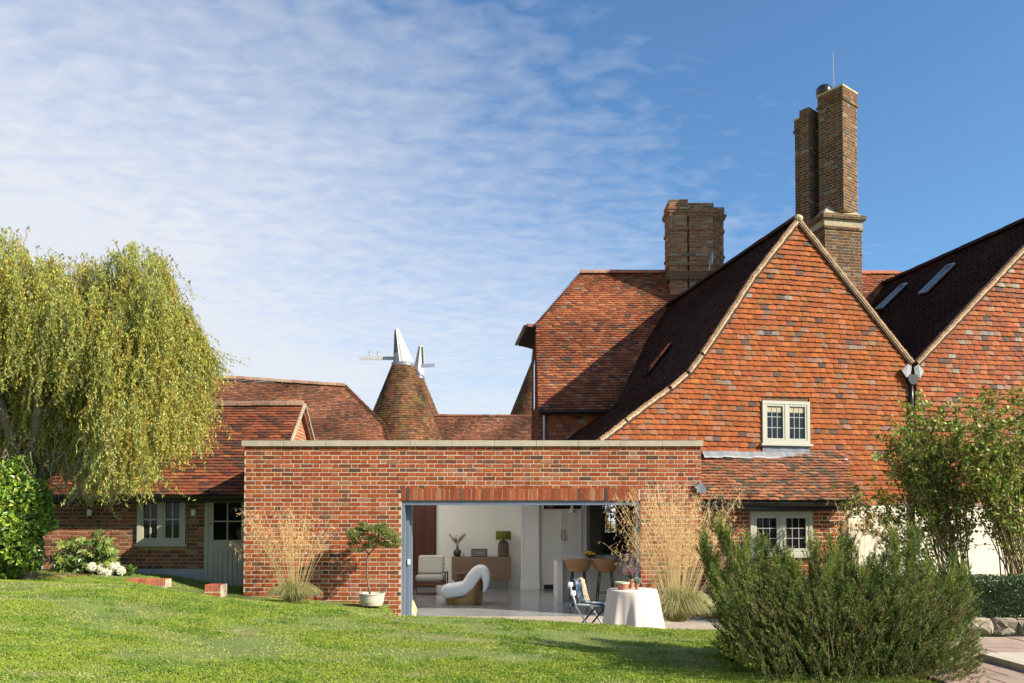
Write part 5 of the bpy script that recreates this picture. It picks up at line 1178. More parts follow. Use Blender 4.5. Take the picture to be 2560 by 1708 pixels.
cho = chim.build('chimney', [M_oldbrick, M_oldmortar], house)
m_ = MB(); brick_box(m_, bc, fu, bw_+.06, bd+.06, zc2(575), zc2(566), P_chim); brick_box(m_, bc, fu, bw_+.17, bd+.17, zc2(549), zc2(538), P_chim); m_.build('chimney_band', [M_oldbrick, M_oldmortar], cho)
m_ = MB(); o = bc-fu*(bw_+.03)/2-fb*(bd+.03)/2; m_.box(o+V((0, 0, zc2(566)+.002)), fu*(bw_+.03), fb*(bd+.03), V((0, 0, zc2(549)-zc2(566)-.004))); 
for yy in (0, 1):
    c = bc-fb*(.0)+fb*(-bd/2+.48+yy*1.62)
quadpyr(m_, bc, fu, bw_+.14, bd+.14, zc2(538)+.002, zc2(530), .8, (.4, .35, .25))
for sg_ in (-1, 1): quadpyr(m_, bc-fb*(bd/2-.26)+fu*.27*sg_, fu, .56, .56, zc2(537), zc2(508), .04, (.4, .35, .25))
m_.build('chimney_weathering', M_cement, cho)
dfu = V((math.cos(R(-30)), math.sin(R(-30)), 0)).normalized()
# square flue turned so that its near arris points at the lawn
fa = V((math.cos(R(127.4)), math.sin(R(127.4)), 0)); fc = V((math.cos(R(37.4)), math.sin(R(37.4)), 0))   # left-back and right-back sides
def flue(arris, a_, z0, z1, nm, b_=None):
    b_ = b_ or a_; c = arris+fa*a_/2+fc*b_/2; m_ = MB(); brick_box(m_, c, -fa, a_, b_, z0, z1-.34, P_chim); 
    brick_box(m_, c, -fa, a_+.07, b_+.07, z1-.34, z1-.27, P_chim); brick_box(m_, c, -fa, a_+.02, b_+.02, z1-.27, z1, P_chim); o = m_.build(nm, [M_oldbrick, M_oldmortar], cho)
    q = MB(); oo = c+fa*(a_+.05)/2-fc*(b_+.05)/2; q.box(oo+V((0, 0, z1)), -fa*(a_+.05), fc*(b_+.05), V((0, 0, .05)), (.4, .32, .12)); 
    q.box(c-fa*(a_*.25)-fc*(b_/2+.012)-V((0, 0, 0))+V((0, 0, z1-.17)), fa*a_*.5, fc*.02, V((0, 0, .10)), (.4, .1, .06), 1); q.box(c-fa*(a_/2+.012)-fc*(b_*.25)+V((0, 0, z1-.17)), fc*b_*.5, fa*.02, V((0, 0, .10)), (.4, .1, .06), 1)
    q.build('flue_cap', [mat('lichen_cement', (.40, .33, .18), .95, nscale=14, namt=.3, stain=[((.50, .27, .04), 7, .55, .8)]), M_tile], o); return o
A1 = at(2108, 400, Dc-.12); f1 = flue(V((A1.x, A1.y, 0)), .674, zc2(528), zc2(222), 'flue')
A2 = at(2017, 400, Dc+1.45); f2 = flue(V((A2.x, A2.y, 0)), .356, zc2(560), zat(291, Dc+1.45), 'flue', .52)
A3 = at(2043, 400, Dc+.75)
c3_ = V((at(2036, 400, 21.0).x+.1, 21.0, 0)); m_ = MB(); brick_box(m_, c3_, fc, 1.3, .26, zc2(560), zat(277, 20.7), P_chim); m_.build('flue_wing', [M_oldbrick, M_oldmortar], cho)
bp_ = at(2060, 236, Dc+.55); m_ = MB(); m_.lathe(bp_+V((0, 0, -.18)), [(.12, 0), (.14, .08), (.19, .14), (.205, .22), (.19, .33), (.13, .39), (.02, .40)], 20); m_.build('chimney_cowl', M_black, cho, smooth=True)
an = at(2082, 130, Dc+.35); m_ = MB(); m_.tube([an, V((an.x+.02, an.y, zc2(240)))], .012, 6); m_.build('aerial', M_metal, cho)
# ---- short chimney
Ds = 22.3
def zs2(y): return zat(y, Ds)
m_ = MB(); random.seed(17)
def shaft(x0, x1, y0, d_, ytop, nm):
    xa_, xb_ = at(x0, 600, Ds).x, at(x1, 600, Ds).x; c = ((xa_+xb_)/2, y0+d_/2); w2 = xb_-xa_; m_ = MB()
    brick_box(m_, c, (1, 0, 0), w2, d_, zs2(760), zs2(545), P_chim2)
    for (ya, yb, e) in ((ytop+20, ytop, .02), (ytop+26, ytop+20, .07), (ytop+32, ytop+26, .04), (545, ytop+32, .004), (576, 569, .028), (641, 634, .028), (665, 658, .04)): brick_box(m_, (c[0], c[1]), (1, 0, 0), w2+e*2, d_+e*2, zs2(ya), zs2(yb)-.001, P_chim2)
    quadpyr(m_, c, (1, 0, 0), w2+.12, d_+.12, zs2(700), zs2(678), .9, (.13, .08, .05))
    return m_.build(nm, [M_oldbrick, M_oldmortar], None) if False else m_
sA = shaft(1675, 1718, 22.3, .75, 499, 'flue'); ch2 = sA.build('chimney', [M_oldbrick, M_oldmortar], house)
shaft(1723, 1782, 22.3, .75, 508, '').build('flue', [M_oldbrick, M_oldmortar], ch2); shaft(1783, 1814, 22.52, .6, 511, '').build('flue', [M_oldbrick, M_oldmortar], ch2)
m_ = MB(); brick_box(m_, (at(1742, 600, 22.8).x, 22.82), (1, 0, 0), 1.15, .68, zs2(740), zs2(520), P_chim2); m_.build('chimney_core', [M_oldbrick, M_oldmortar], ch2)
dp = at(1779, 645, 22.05); m_ = MB(); m_.lathe((0, 0, 0), [(.001, .03), (.12, .02), (.20, .0)], 20)
m2 = MB(); 
for k in range(24):
    t0_, t1_ = 2*math.pi*k/24, 2*math.pi*(k+1)/24
    for (r0_, o0, r1_, o1) in ((0, .05, .12, .03), (.12, .03, .24, -.02)):
        q = lambda t, r, o: dp+V((o*.9+.02*math.cos(t)*r, .55*math.cos(t)*r-o*.3, math.sin(t)*r)); m2.face([q(t0_, r0_, o0), q(t1_, r0_, o0), q(t1_, r1_, o1), q(t0_, r1_, o1)])
m2.tube([dp+V((0, .05, 0)), dp+V((-.05, .1, -.32))], .015, 6); m2.tube([dp, dp+V((-.12, -.1, -.12))], .01, 6); m2.build('satellite_dish', M_metal, ch2)

# ================================================================ STONE WALL, HEDGE, SLAB
YW = 9.9; sw_ = thing('stone_wall', 'low rough fieldstone retaining wall under the clipped box hedge', 'wall', (5.5, YW, .28))
m_ = MB(); zt_ = zat(1547, YW, 2450); m_.bx(3.5, 9, YW+.07, YW+.5, .1, zt_-.02); m_.build('mortar_core', M_cement, sw_)
m_ = MB(); random.seed(9); x = 3.55
def stone(mb, cx_, cz_, w_, h_, y):
    n, m2 = 16, 8; vv = []; ph = [rnd(0, 6.3) for _ in range(6)]
    for i in range(m2):
        v_ = i/(m2-1); a = v_*math.pi/2
        for k in range(n):
            t = 2*math.pi*k/n; e = .42; ca = math.copysign(abs(math.cos(t))**e, math.cos(t)); sa = math.copysign(abs(math.sin(t))**e, math.sin(t)); r = (.12+.88*math.cos(a)**.30)*(1+.07*math.sin(2*t+ph[0])+.06*math.sin(3*t+ph[1]))
            jt = rnd(-.012, .012); vv.append(V((cx_+ca*r*w_/2+jt, y-.09*math.sin(a)*(1+.3*math.sin(t*2+ph[2]))+rnd(-.012, .012), cz_+sa*r*h_/2+rnd(-.01, .01))))
    k_ = rnd(.7, 1.2); mb.vf(vv, [(i*n+k, i*n+(k+1) % n, (i+1)*n+(k+1) % n, (i+1)*n+k) for i in range(m2-1) for k in range(n)]+[tuple(range((m2-1)*n, m2*n))], (.27*k_, .225*k_, .165*k_))
H_ = zt_-.28
while x < 9:
    w_ = rnd(.28, .5)
    if rnd(0, 1) < .6: stone(m_, x+w_/2, .29+H_*.5, w_*.97, H_*1.0, YW+.08)
    else: f_ = rnd(.4, .6); stone(m_, x+w_*.55, .29+H_*f_/2, w_*.9, H_*f_*.97, YW+.08); stone(m_, x+w_*.45, .29+H_*(f_+(1-f_)/2), w_*.97, H_*(1-f_)*.97, YW+.08)
    x += w_
m_.build('stones', M_stonew, sw_, smooth=False)
m_ = MB(); s_ = [at(2447, 1660, 8.2), at(2600, 1662, 8.25), at(2760, 1760, 6.9), at(2620, 1720, 7.2)]
s_ = [V((p.x, p.y, .36)) for p in s_]; m_.prism(s_, (0, 0, -.062)); tag(m_.build('stone_slab', mat('cream_stone', (.46, .41, .32), .8, nscale=6, namt=.15), loc=s_[0]), 'pale cream stone slab lying on the patio in the bottom right corner', 'slab')

# ================================================================ PLANTS
def tubes_np(mb, segs, col): pass
def hedge_box(name, x0, x1, y0, y1, z0, z1, n, lsz, cols, label, cat, matl=M_gloss):
    m_ = MB(); c = np.stack([x0+(x1-x0)*rng.random(n), y0+(y1-y0)*rng.random(n), z0+(z1-z0)*rng.random(n)], 1)
    # push most leaves to the top and the front face
    f = rng.random(n); c[f < .45, 1] = y0+np.abs(rng.normal(0, .05, (f < .45).sum())); g_ = (f >= .45) & (f < .85); c[g_, 2] = z1-np.abs(rng.normal(0, .05, g_.sum()))
    b = fbm(c[:, 0]*4, c[:, 2]*4+c[:, 1]*3, 8); c[:, 1] += (b-.5)*.14; c[:, 2] += (b-.5)*.10
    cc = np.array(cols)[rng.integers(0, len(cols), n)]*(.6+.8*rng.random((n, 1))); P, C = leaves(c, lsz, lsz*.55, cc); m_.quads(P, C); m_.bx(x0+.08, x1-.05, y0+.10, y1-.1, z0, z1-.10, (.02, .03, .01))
    return tag(m_.build(name, matl, loc=((x0+x1)/2, (y0+y1)/2, z0)), label, cat)
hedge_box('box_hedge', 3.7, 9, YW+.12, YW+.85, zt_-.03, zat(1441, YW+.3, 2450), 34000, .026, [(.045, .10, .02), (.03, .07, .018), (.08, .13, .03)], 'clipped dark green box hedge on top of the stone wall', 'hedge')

# ---- laurel on the left
def laurel():
    D = 11.2; c0 = at(-32, 1285, D); m_ = MB(); n = 5200
    tip = []
    u = rng.normal(size=(n, 3)); u /= np.linalg.norm(u, axis=1)[:, None]; u[:, 1] = -np.abs(u[:, 1])*.9
    lump = 1+.10*np.sin(u[:, 0]*7+u[:, 2]*5)+.07*np.sin(u[:, 2]*13+2)
    rad = (.80+.22*rng.random(n)**.5)*lump; c = np.array([c0.x-.05, c0.y+.5, c0.z-.12])+u*np.array([.68, .62, .90])*rad[:, None]
    cc = np.array([(.13, .24, .022), (.20, .32, .03), (.07, .14, .02), (.30, .36, .06)])[rng.integers(0, 4, n)]*(.5+.9*rng.random((n, 1)))
    # leaf with a fold along the midrib
    t = u*.6+rng.normal(size=(n, 3))*.5+np.array([0, 0, .15]); t /= np.linalg.norm(t, axis=1)[:, None]; s_ = np.cross(t, u+rng.normal(size=(n, 3))*.5); s_ /= np.linalg.norm(s_, axis=1)[:, None]; nn = np.cross(s_, t)
    nn *= np.sign((nn*u).sum(1))[:, None]; l_ = (.105*(.7+.5*rng.random(n)))[:, None]; w_ = l_*.42
    b0 = c-t*l_*.5; mid = c+nn*-.006; tp = c+t*l_*.5-nn*l_*.12
    for sg in (-1, 1):
        e1_ = c-t*l_*.18+s_*sg*w_*.5+nn*.004; e2_ = c+t*l_*.2+s_*sg*w_*.42
        m_.quads(np.stack([b0, e1_, e2_, tp], 1) if sg > 0 else np.stack([b0, tp, e2_, e1_], 1), cc)
    t_ = thing('laurel_shrub', 'big glossy bright green laurel shrub at the left edge', 'shrub', (c0.x, c0.y+.4, .7)); m_.build('foliage', M_gloss, t_)
    q = MB(); 
    for i in range(14): a = rnd(0, 6.28); q.tube([(c0.x, c0.y+.5, .7), (c0.x+.15*math.cos(a), c0.y+.55+.1*math.sin(a), 1.2), (c0.x+.3*math.cos(a), c0.y+.6+.2*math.sin(a), 1.9)], [.03, .02, .008], 6, col=(.1, .08, .05))
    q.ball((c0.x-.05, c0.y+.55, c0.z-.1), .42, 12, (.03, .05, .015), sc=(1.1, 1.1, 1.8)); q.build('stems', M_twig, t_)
laurel()
# ---- willow
def willow():
    base = V((at(45, 1420, 12.2).x, 12.2, .8)); t_ = thing('willow_tree', 'big weeping willow with yellow green hanging shoots on the left', 'tree', base)
    tr = MB(); lim = []
    def limb(p, q, r0, r1, bend): m3 = (p+q)/2+bend; tr.tube([p, p*.5+m3*.5+V((.03, 0, 0)), m3, m3*.5+q*.5, q], [r0, r0*.85, (r0+r1)/2, r1*1.3, r1], 8)
    f1_ = base+V((.12, 0, 1.4)); tr.tube([base+V((0, 0, -.3)), base+V((.05, 0, .8)), f1_], [.26, .2, .17], 10)
    for q in ((-1.2, .3, 3.2), (.1, .6, 3.6), (1.3, -.2, 3.3), (2.2, .3, 2.9), (.8, -.9, 3.1), (-.6, -.8, 2.9), (2.6, -.5, 2.0), (1.6, .9, 2.6)): limb(f1_, f1_+V(q)*.84, .10, .025, V((q[0]*.12, 0, .35)))
    tr.build('trunk', M_bark, t_, smooth=True)
    tx_ = np.array([-200, -80, 0, 45, 75, 110, 160, 200, 250, 285, 320, 370, 420, 442, 476, 500, 524]); ty_ = np.array([640, 600, 572, 600, 640, 655, 650, 658, 655, 615, 612, 622, 660, 735, 775, 830, 880])
    bx2 = np.array([-200, -60, 0, 60, 120, 160, 200, 280, 330, 370, 400, 440, 470, 476, 486, 496, 508, 524]); by2 = np.array([1080, 1110, 1125, 1135, 1160, 1215, 1235, 1235, 1215, 1235, 1150, 1130, 1135, 1110, 1010, 960, 930, 915])
    NC = 1150; ks = 7; NS = NC*ks; xc_ = -170+690*rng.random(NC)**1.08; vc_ = rng.random(NC)**1.1; dc_ = np.where(rng.random(NC) < .7, -1, 1)*(.5+.65*rng.random(NC))
    xs = np.repeat(xc_, ks)+rng.normal(0, 6, NS); v0 = (np.repeat(vc_, ks)+rng.normal(0, .025, NS)).clip(0, 1); dd_ = np.repeat(dc_, ks)*(1+rng.normal(0, .05, NS))
    lobe = fbm(xs/70+3, v0*4+1, 77)
    ytop = np.interp(xs, tx_, ty_)+rng.normal(0, 9, NS); ybot = np.interp(xs, bx2, by2)+rng.normal(0, 22, NS)
    depth = dd_*(np.sqrt(v0.clip(0, 1))*1.15); D0 = 11.9+depth-.25*(lobe-.5)*4
    D0 = np.where((xs < 250) & (v0 > .35), np.maximum(D0, 11.95+.4*rng.random(NS)), D0); xw = (xs-1280)/F; edge = ((532-xs)/120).clip(.15, 1); D0 = np.where(xs < 250, D0, 11.9+(D0-11.9)*edge)
    leafP = []; leafC = []; twP = []; twC = []
    for i in range(NS):
        ys = ytop[i]+v0[i]*(ybot[i]-ytop[i])*.78; D_ = D0[i]; p = at(xs[i], ys, D_); zb_ = zat(ybot[i], D_, xs[i])
        L_ = min(rng.uniform(.4, 1.5), max(.15, p.z-zb_)); 
        n = int(L_/.0195)+3
        s = np.linspace(0, 1, n); out = rng.normal(0, .10, 2); ph = rng.uniform(0, 6.28, 2); fr = rng.uniform(9, 20)
        arch = .10*np.sin(np.minimum(s*L_/.25, 1)*math.pi)*rng.random()
        X_ = p.x+out[0]*2.2*s+.034*np.sin(s*L_*fr+ph[0]); Y_ = p.y+out[1]*s+.028*np.sin(s*L_*fr*.9+ph[1]); Z_ = p.z-L_*s+arch+rng.random()*.02
        c = np.stack([X_, Y_, Z_], 1)
        b_ = lobe[i]; base_c = np.array([.50, .47, .085])*(1-b_)+np.array([.33, .40, .075])*b_
        if rng.random() < .13: base_c = np.array([.52, .38, .09])
        if rng.random() < .2: base_c = np.array([.30, .40, .15])
        leafP.append(c+rng.normal(0, .011, c.shape)); leafC.append(np.tile(base_c, (n, 1))*(.65+.7*rng.random((n, 1))))
        a = c[:-1]; b2_ = c[1:]; w_ = np.array([.0022, 0, 0]); twP.append(np.stack([a-w_, a+w_, b2_+w_, b2_-w_], 1)); twC.append(np.tile([.36, .22, .05], (n-1, 1))*(.7+.5*rng.random()))
    c = np.concatenate(leafP); C = np.concatenate(leafC); m_ = MB(); n = len(c)
    P, C = leaves(c, .054, .0145, C, down=(0, 0, -1.5), spread=.9); m_.quads(P, C); m_.quads(np.concatenate(twP), np.concatenate(twC))
    # stray tip shoots over the skyline
    for x_, y_ in ((62, 566), (40, 572), (125, 628), (150, 632), (205, 632), (230, 640), (268, 632), (296, 602), (302, 610), (372, 615), (432, 645), (450, 660), (478, 700), (10, 566), (90, 612), (330, 606), (410, 636)):
        p = at(x_, y_+35, 11.9); q = at(x_+rnd(-10, 16), y_, 11.9); e_ = q+V((rnd(-.02, .1), 0, -.08)); k = 16; s = np.linspace(0, 1, k)[:, None]; cc = np.array(p)*(1-s)**2+2*np.array(q+V((0, 0, .1)))*s*(1-s)+np.array(e_)*s*s
        cc[:, 0] += .015*np.sin(s[:, 0]*14); P, C = leaves(cc, .055, .015, np.tile([.36, .32, .07], (k, 1))); m_.quads(P, C); a = cc[:-1]; b_ = cc[1:]; w_ = np.array([.003, 0, 0]); m_.quads(np.stack([a-w_, a+w_, b_+w_, b_-w_], 1), np.tile([.4, .24, .06], (k-1, 1)))
    m_.build('crown', M_leaf, t_)
    for k_ in range(2):
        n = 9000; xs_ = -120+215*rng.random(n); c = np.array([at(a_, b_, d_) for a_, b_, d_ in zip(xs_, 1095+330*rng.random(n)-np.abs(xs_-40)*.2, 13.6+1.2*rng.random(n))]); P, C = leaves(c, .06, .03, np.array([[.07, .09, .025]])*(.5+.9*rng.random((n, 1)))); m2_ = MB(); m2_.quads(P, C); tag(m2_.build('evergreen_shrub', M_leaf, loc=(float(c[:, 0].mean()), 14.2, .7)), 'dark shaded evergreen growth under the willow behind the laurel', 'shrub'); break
    # bare grey twigs in the hollow and beneath
    q = MB(); random.seed(2)
    for i in range(420):
        x_ = rnd(-60, 330); y_ = rnd(780, 1230) if rnd(0, 1) < .5 else rnd(1120, 1240); p = at(x_, y_, 12.0+rnd(-.5, .7)); pts = [p]
        for k in range(4): pts.append(pts[-1]+V((rnd(-.13, .13), rnd(-.1, .1), rnd(-.16, .08))))
        q.tube(pts, [.008, .007, .005, .004, .002], 4, col=(.26*rnd(.6, 1.3), .21, .14), cap=False)
    q.build('twigs', M_twig, t_)
willow()
# trunk shadow mass: shrubs behind the laurel, dark and dense
# ---- broad leaved shrub and hydrangea in front of the cottage
def fatsia():
    D = 15.2; c0 = at(215, 1425, D); t_ = thing('fatsia_shrub', 'low dark glossy broad-leaved shrub against the cottage wall', 'shrub', (c0.x, c0.y, c0.z)); m_ = MB(); q = MB()
    for i in range(190):
        x_ = rnd(138, 292); top = np.interp(x_, [138, 160, 200, 235, 262, 292], [1385, 1335, 1330, 1318, 1325, 1365]); y_ = top+(rnd(0, 1)**.7)*(1428-top); p = at(x_, y_, D+rnd(-.35, .3)); q.tube([c0+V((rnd(-.2, .2), 0, 0)), (c0+p)/2+V((0, 0, .05)), p], [.008, .006, .004], 4, col=(.14, .12, .05), cap=False)
        col = random.choice([(.12, .20, .035), (.18, .26, .045), (.08, .14, .03), (.24, .29, .08)]); up_ = V((rnd(-.6, .6), rnd(-1, -.1), rnd(.2, 1))).normalized(); a_ = up_.orthogonal().normalized(); b_ = up_.cross(a_); k = 7; a0 = rnd(0, 6.28)
        for j in range(k):
            t = a0+j*2*math.pi/(k+1); d = a_*math.cos(t)+b_*math.sin(t); s_ = up_.cross(d); l_ = rnd(.08, .12); kk_ = rnd(.75, 1.25)
            m_.face([p, p+d*l_*.55+s_*.02+up_*.006, p+d*l_-up_*.02, p+d*l_*.55-s_*.02+up_*.006], tuple(x*kk_ for x in col))
    m_.build('foliage', M_gloss, t_); q.build('stems', M_twig, t_)
fatsia()
def hydrangea():
    D = 14.75; t_ = thing('hydrangea', 'hydrangea with five big round white flower heads at the lawn edge', 'flowering shrub', at(265, 1440, D)); m_ = MB()
    for (x_, y_, r) in ((230, 1421, .072), (256, 1427, .088), (285, 1421, .086), (302, 1430, .07), (272, 1438, .07), (268, 1414, .04)):
        r *= 1.12; p = at(x_, y_-3, D+rnd(-.1, .1)); n = 420; u = rng.normal(size=(n, 3)); u /= np.linalg.norm(u, axis=1)[:, None]; c = np.array(p)+u*r*(.88+.16*rng.random((n, 1))); col = (.80, .78, .66) if r > .05 else (.45, .50, .12)
        f_ = MB(); P, C = leaves(c, .030, .026, np.tile(col, (n, 1))*(1.05+.25*rng.random((n, 1)))); f_.quads(P, C); f_.ball(p, r*.82, 12, (.75, .73, .55), sc=(1, 1, .85)); f_.build('flower_head', M_flower, t_)
    n = 300; c = np.stack([at(215, 1440, D).x+(at(318, 1440, D).x-at(215, 1440, D).x)*rng.random(n), D+.22+rng.normal(0, .07, n), lawn_z(np.full(n, -7.4), np.full(n, D))+.02+.13*rng.random(n)], 1); P, C = leaves(c, .12, .07, np.array([[.10, .18, .03]])*(.5+.9*rng.random((n, 1)))); m_.quads(P, C); m_.build('foliage', M_leaf, t_)
hydrangea()
# ---- golden oat grass clumps
def stipa(px, py, D, n_stem, hmin, hmax, spread, n_blade, bl, label, plume=1.0, lean=0.0):
    b0 = at(px, py, D); t_ = thing('ornamental_grass', label, 'ornamental grass', b0, 'golden oat grasses by the brick wall'); q = MB(); fl_ = MB(); g_ = MB()
    Pq, Cq, Lp, Lc = [], [], [], []
    for i in range(n_stem):
        a = rng.uniform(0, 6.283); s_ = (rng.random()**.65)*spread; h = rng.uniform(hmin, hmax)*(1-.10*(s_/spread)); dx_ = math.cos(a)*s_+lean; dy_ = math.sin(a)*s_*.45
        p0 = np.array([b0.x+dx_*.16, b0.y+dy_*.16, b0.z]); p1 = np.array([b0.x+dx_*.5, b0.y+dy_*.5, b0.z+h*.6]); p2 = np.array([b0.x+dx_*1.02, b0.y+dy_, b0.z+h]); k = 14; s = np.linspace(0, 1, k)[:, None]
        c = p0*(1-s)**2+2*p1*s*(1-s)+p2*s*s; w_ = np.array([.0030, 0, 0])*(1-.5*s[:-1]); Pq.append(np.stack([c[:-1]-w_, c[:-1]+w_, c[1:]+w_, c[1:]-w_], 1)); col = np.array([.85, .66, .36])*rng.uniform(.75, 1.2); grn = np.array([.42, .40, .14]); Cq.append(col*(.35+.65*s[:-1])+grn*(1-s[:-1])*.6)
        # open drooping panicle: branchlets with hanging spikelets
        nb = int(12*plume); 
        for j in range(nb):
            u = .58+.42*j/nb; o = p0*(1-u)**2+2*p1*u*(1-u)+p2*u*u; az = rng.uniform(0, 6.283); l_ = rng.uniform(.05, .24)*(1.25-u)*1.9; e = o+np.array([math.cos(az)*l_, math.sin(az)*l_, l_*.5]); dr = e+np.array([math.cos(az)*.02, math.sin(az)*.02, -.05]); w2 = np.array([.0011, 0, 0])
            for A, B in ((o, e), (e, dr)): Pq.append(np.stack([A-w2, A+w2, B+w2, B-w2])[None]); Cq.append(np.array([[.72, .52, .26]]))
            m = rng.integers(3, 6); tt = rng.random((m, 1)); cc = e*(1-tt)+dr*tt+rng.normal(0, .012, (m, 3)); Lp.append(cc); Lc.append(np.tile([1.0, .68, .32], (m, 1))*(.6+.7*rng.random((m, 1))))
    q.quads(np.concatenate(Pq), np.concatenate(Cq)); q.build('stems', M_straw, t_)
    P, C = leaves(np.concatenate(Lp), .032, .008, np.concatenate(Lc), down=(0, 0, -1.0), spread=.6); fl_.quads(P, C); fl_.build('seed_heads', M_straw, t_)
    n = n_blade; a = rng.random(n)*6.283; rr_ = rng.random(n)**.6; h = bl*(.45+.6*rng.random(n)); r1_ = bl*(.15+.75*rr_)
    p0 = np.stack([b0.x+np.cos(a)*.12*rr_, b0.y+np.sin(a)*.12*rr_, np.full(n, b0.z)], 1); p1 = p0+np.stack([np.cos(a)*r1_*.45, np.sin(a)*r1_*.35, h], 1); p2 = p0+np.stack([np.cos(a)*r1_, np.sin(a)*r1_*.8, h*(1.05-.75*rr_)], 1); k = 6
    base_c = np.array([[.20, .23, .075]])*(.6+.8*rng.random((n, 1))); dry = rng.random(n) < .3; base_c[dry] = np.array([.50, .38, .18])*(.7+.4*rng.random((dry.sum(), 1)))
    for j in range(k):
        s0_, s1_ = j/k, (j+1)/k; A = p0*(1-s0_)**2+2*p1*s0_*(1-s0_)+p2*s0_**2; B = p0*(1-s1_)**2+2*p1*s1_*(1-s1_)+p2*s1_**2; w_ = np.array([.0026, .001, 0])*(1-.75*s0_); w2 = np.array([.0026, .001, 0])*(1-.75*s1_); g_.quads(np.stack([A-w_, A+w_, B+w2, B-w2], 1), base_c)
    g_.build('leaf_blades', M_leaf, t_)
stipa(735, 1505, 13.25, 64, .95, 1.78, .90, 1500, .42, 'golden oat grass clump before the left end of the brick wall', plume=.9, lean=-.12)
stipa(1692, 1553, 11.9, 135, 1.15, 2.25, 1.15, 4200, .62, 'large golden oat grass clump beside the linen covered table', plume=1.0, lean=-.04)
# ---- potted standard tree
def olive():
    D = 13.45; b = at(930, 1513, D); t_ = thing('potted_tree', 'small lollipop tree with a thin crooked trunk in a pale round pot', 'tree', b)
    m_ = MB(); m_.lathe(b, [(.17, 0), (.195, .06), (.213, .18), (.226, .185), (.226, .205), (.205, .205), (.19, .17), (.001, .165)], 32); m_.build('pot', M_pot, t_, smooth=False)
    m_ = MB(); m_.lathe(b, [(.19, .166), (.001, .172)], 16); m_.build('soil', M_soil, t_)
    P_ = lambda x, y, d=0: at(x, y, D+d)
    m_ = MB(); m_.tube([P_(926, 1490), P_(921, 1465), P_(917, 1435), P_(918, 1405), P_(921, 1385)], [.022, .018, .017, .016, .018], 8)
    ends = []
    for pts in ([(921, 1386, 0), (910, 1370, -.03), (902, 1352, -.05), (905, 1335, 0)], [(921, 1386, 0), (935, 1372, .03), (944, 1355, .05), (950, 1335, .05)], [(902, 1352, -.05), (892, 1340, .1), (885, 1330, .12)], [(944, 1355, .05), (962, 1345, -.08), (975, 1335, -.1)], [(905, 1335, 0), (915, 1320, .05)], [(950, 1335, .05), (950, 1318, -.05)]):
        pp = [P_(*p) for p in pts]; m_.tube(pp, [.014-.003*i for i in range(len(pp))], 6); ends.append(pp[-1])
    random.seed(6); C_ = MB()
    cl = [(900, 1335, .10), (885, 1345, .09), (895, 1375, .07), (915, 1322, .09), (950, 1325, .10), (970, 1335, .11), (985, 1345, .08), (935, 1345, .09), (960, 1360, .08), (930, 1365, .06), (878, 1360, .05), (955, 1312, .06), (905, 1310, .05), (990, 1352, .06)]
    for i in range(30): cl.append((rnd(876, 994), rnd(1312, 1368), rnd(.035, .075)))
    for (x_, y_, r) in cl:
        c = P_(x_, y_, rnd(-.2, .2)); m_.tube([min(ends, key=lambda e: (e-c).length), c], [.005, .003], 4); r *= 1.25; n = int(4600*r/.1*.052); u = rng.normal(size=(n, 3)); u /= np.linalg.norm(u, axis=1)[:, None]; cc = np.array(c)+u*np.array([1.35, 1.2, .62])*r*rng.random((n, 1))**.5
        col = np.array([(.20, .27, .06), (.28, .34, .09), (.14, .20, .05), (.34, .27, .10)])[rng.integers(0, 4, n)]*(.7+.6*rng.random((n, 1))); P, C = leaves(cc, .032, .016, col); C_.quads(P, C)
    m_.build('trunk', M_bark, t_, smooth=True); C_.build('crown', M_leaf, t_)
olive()
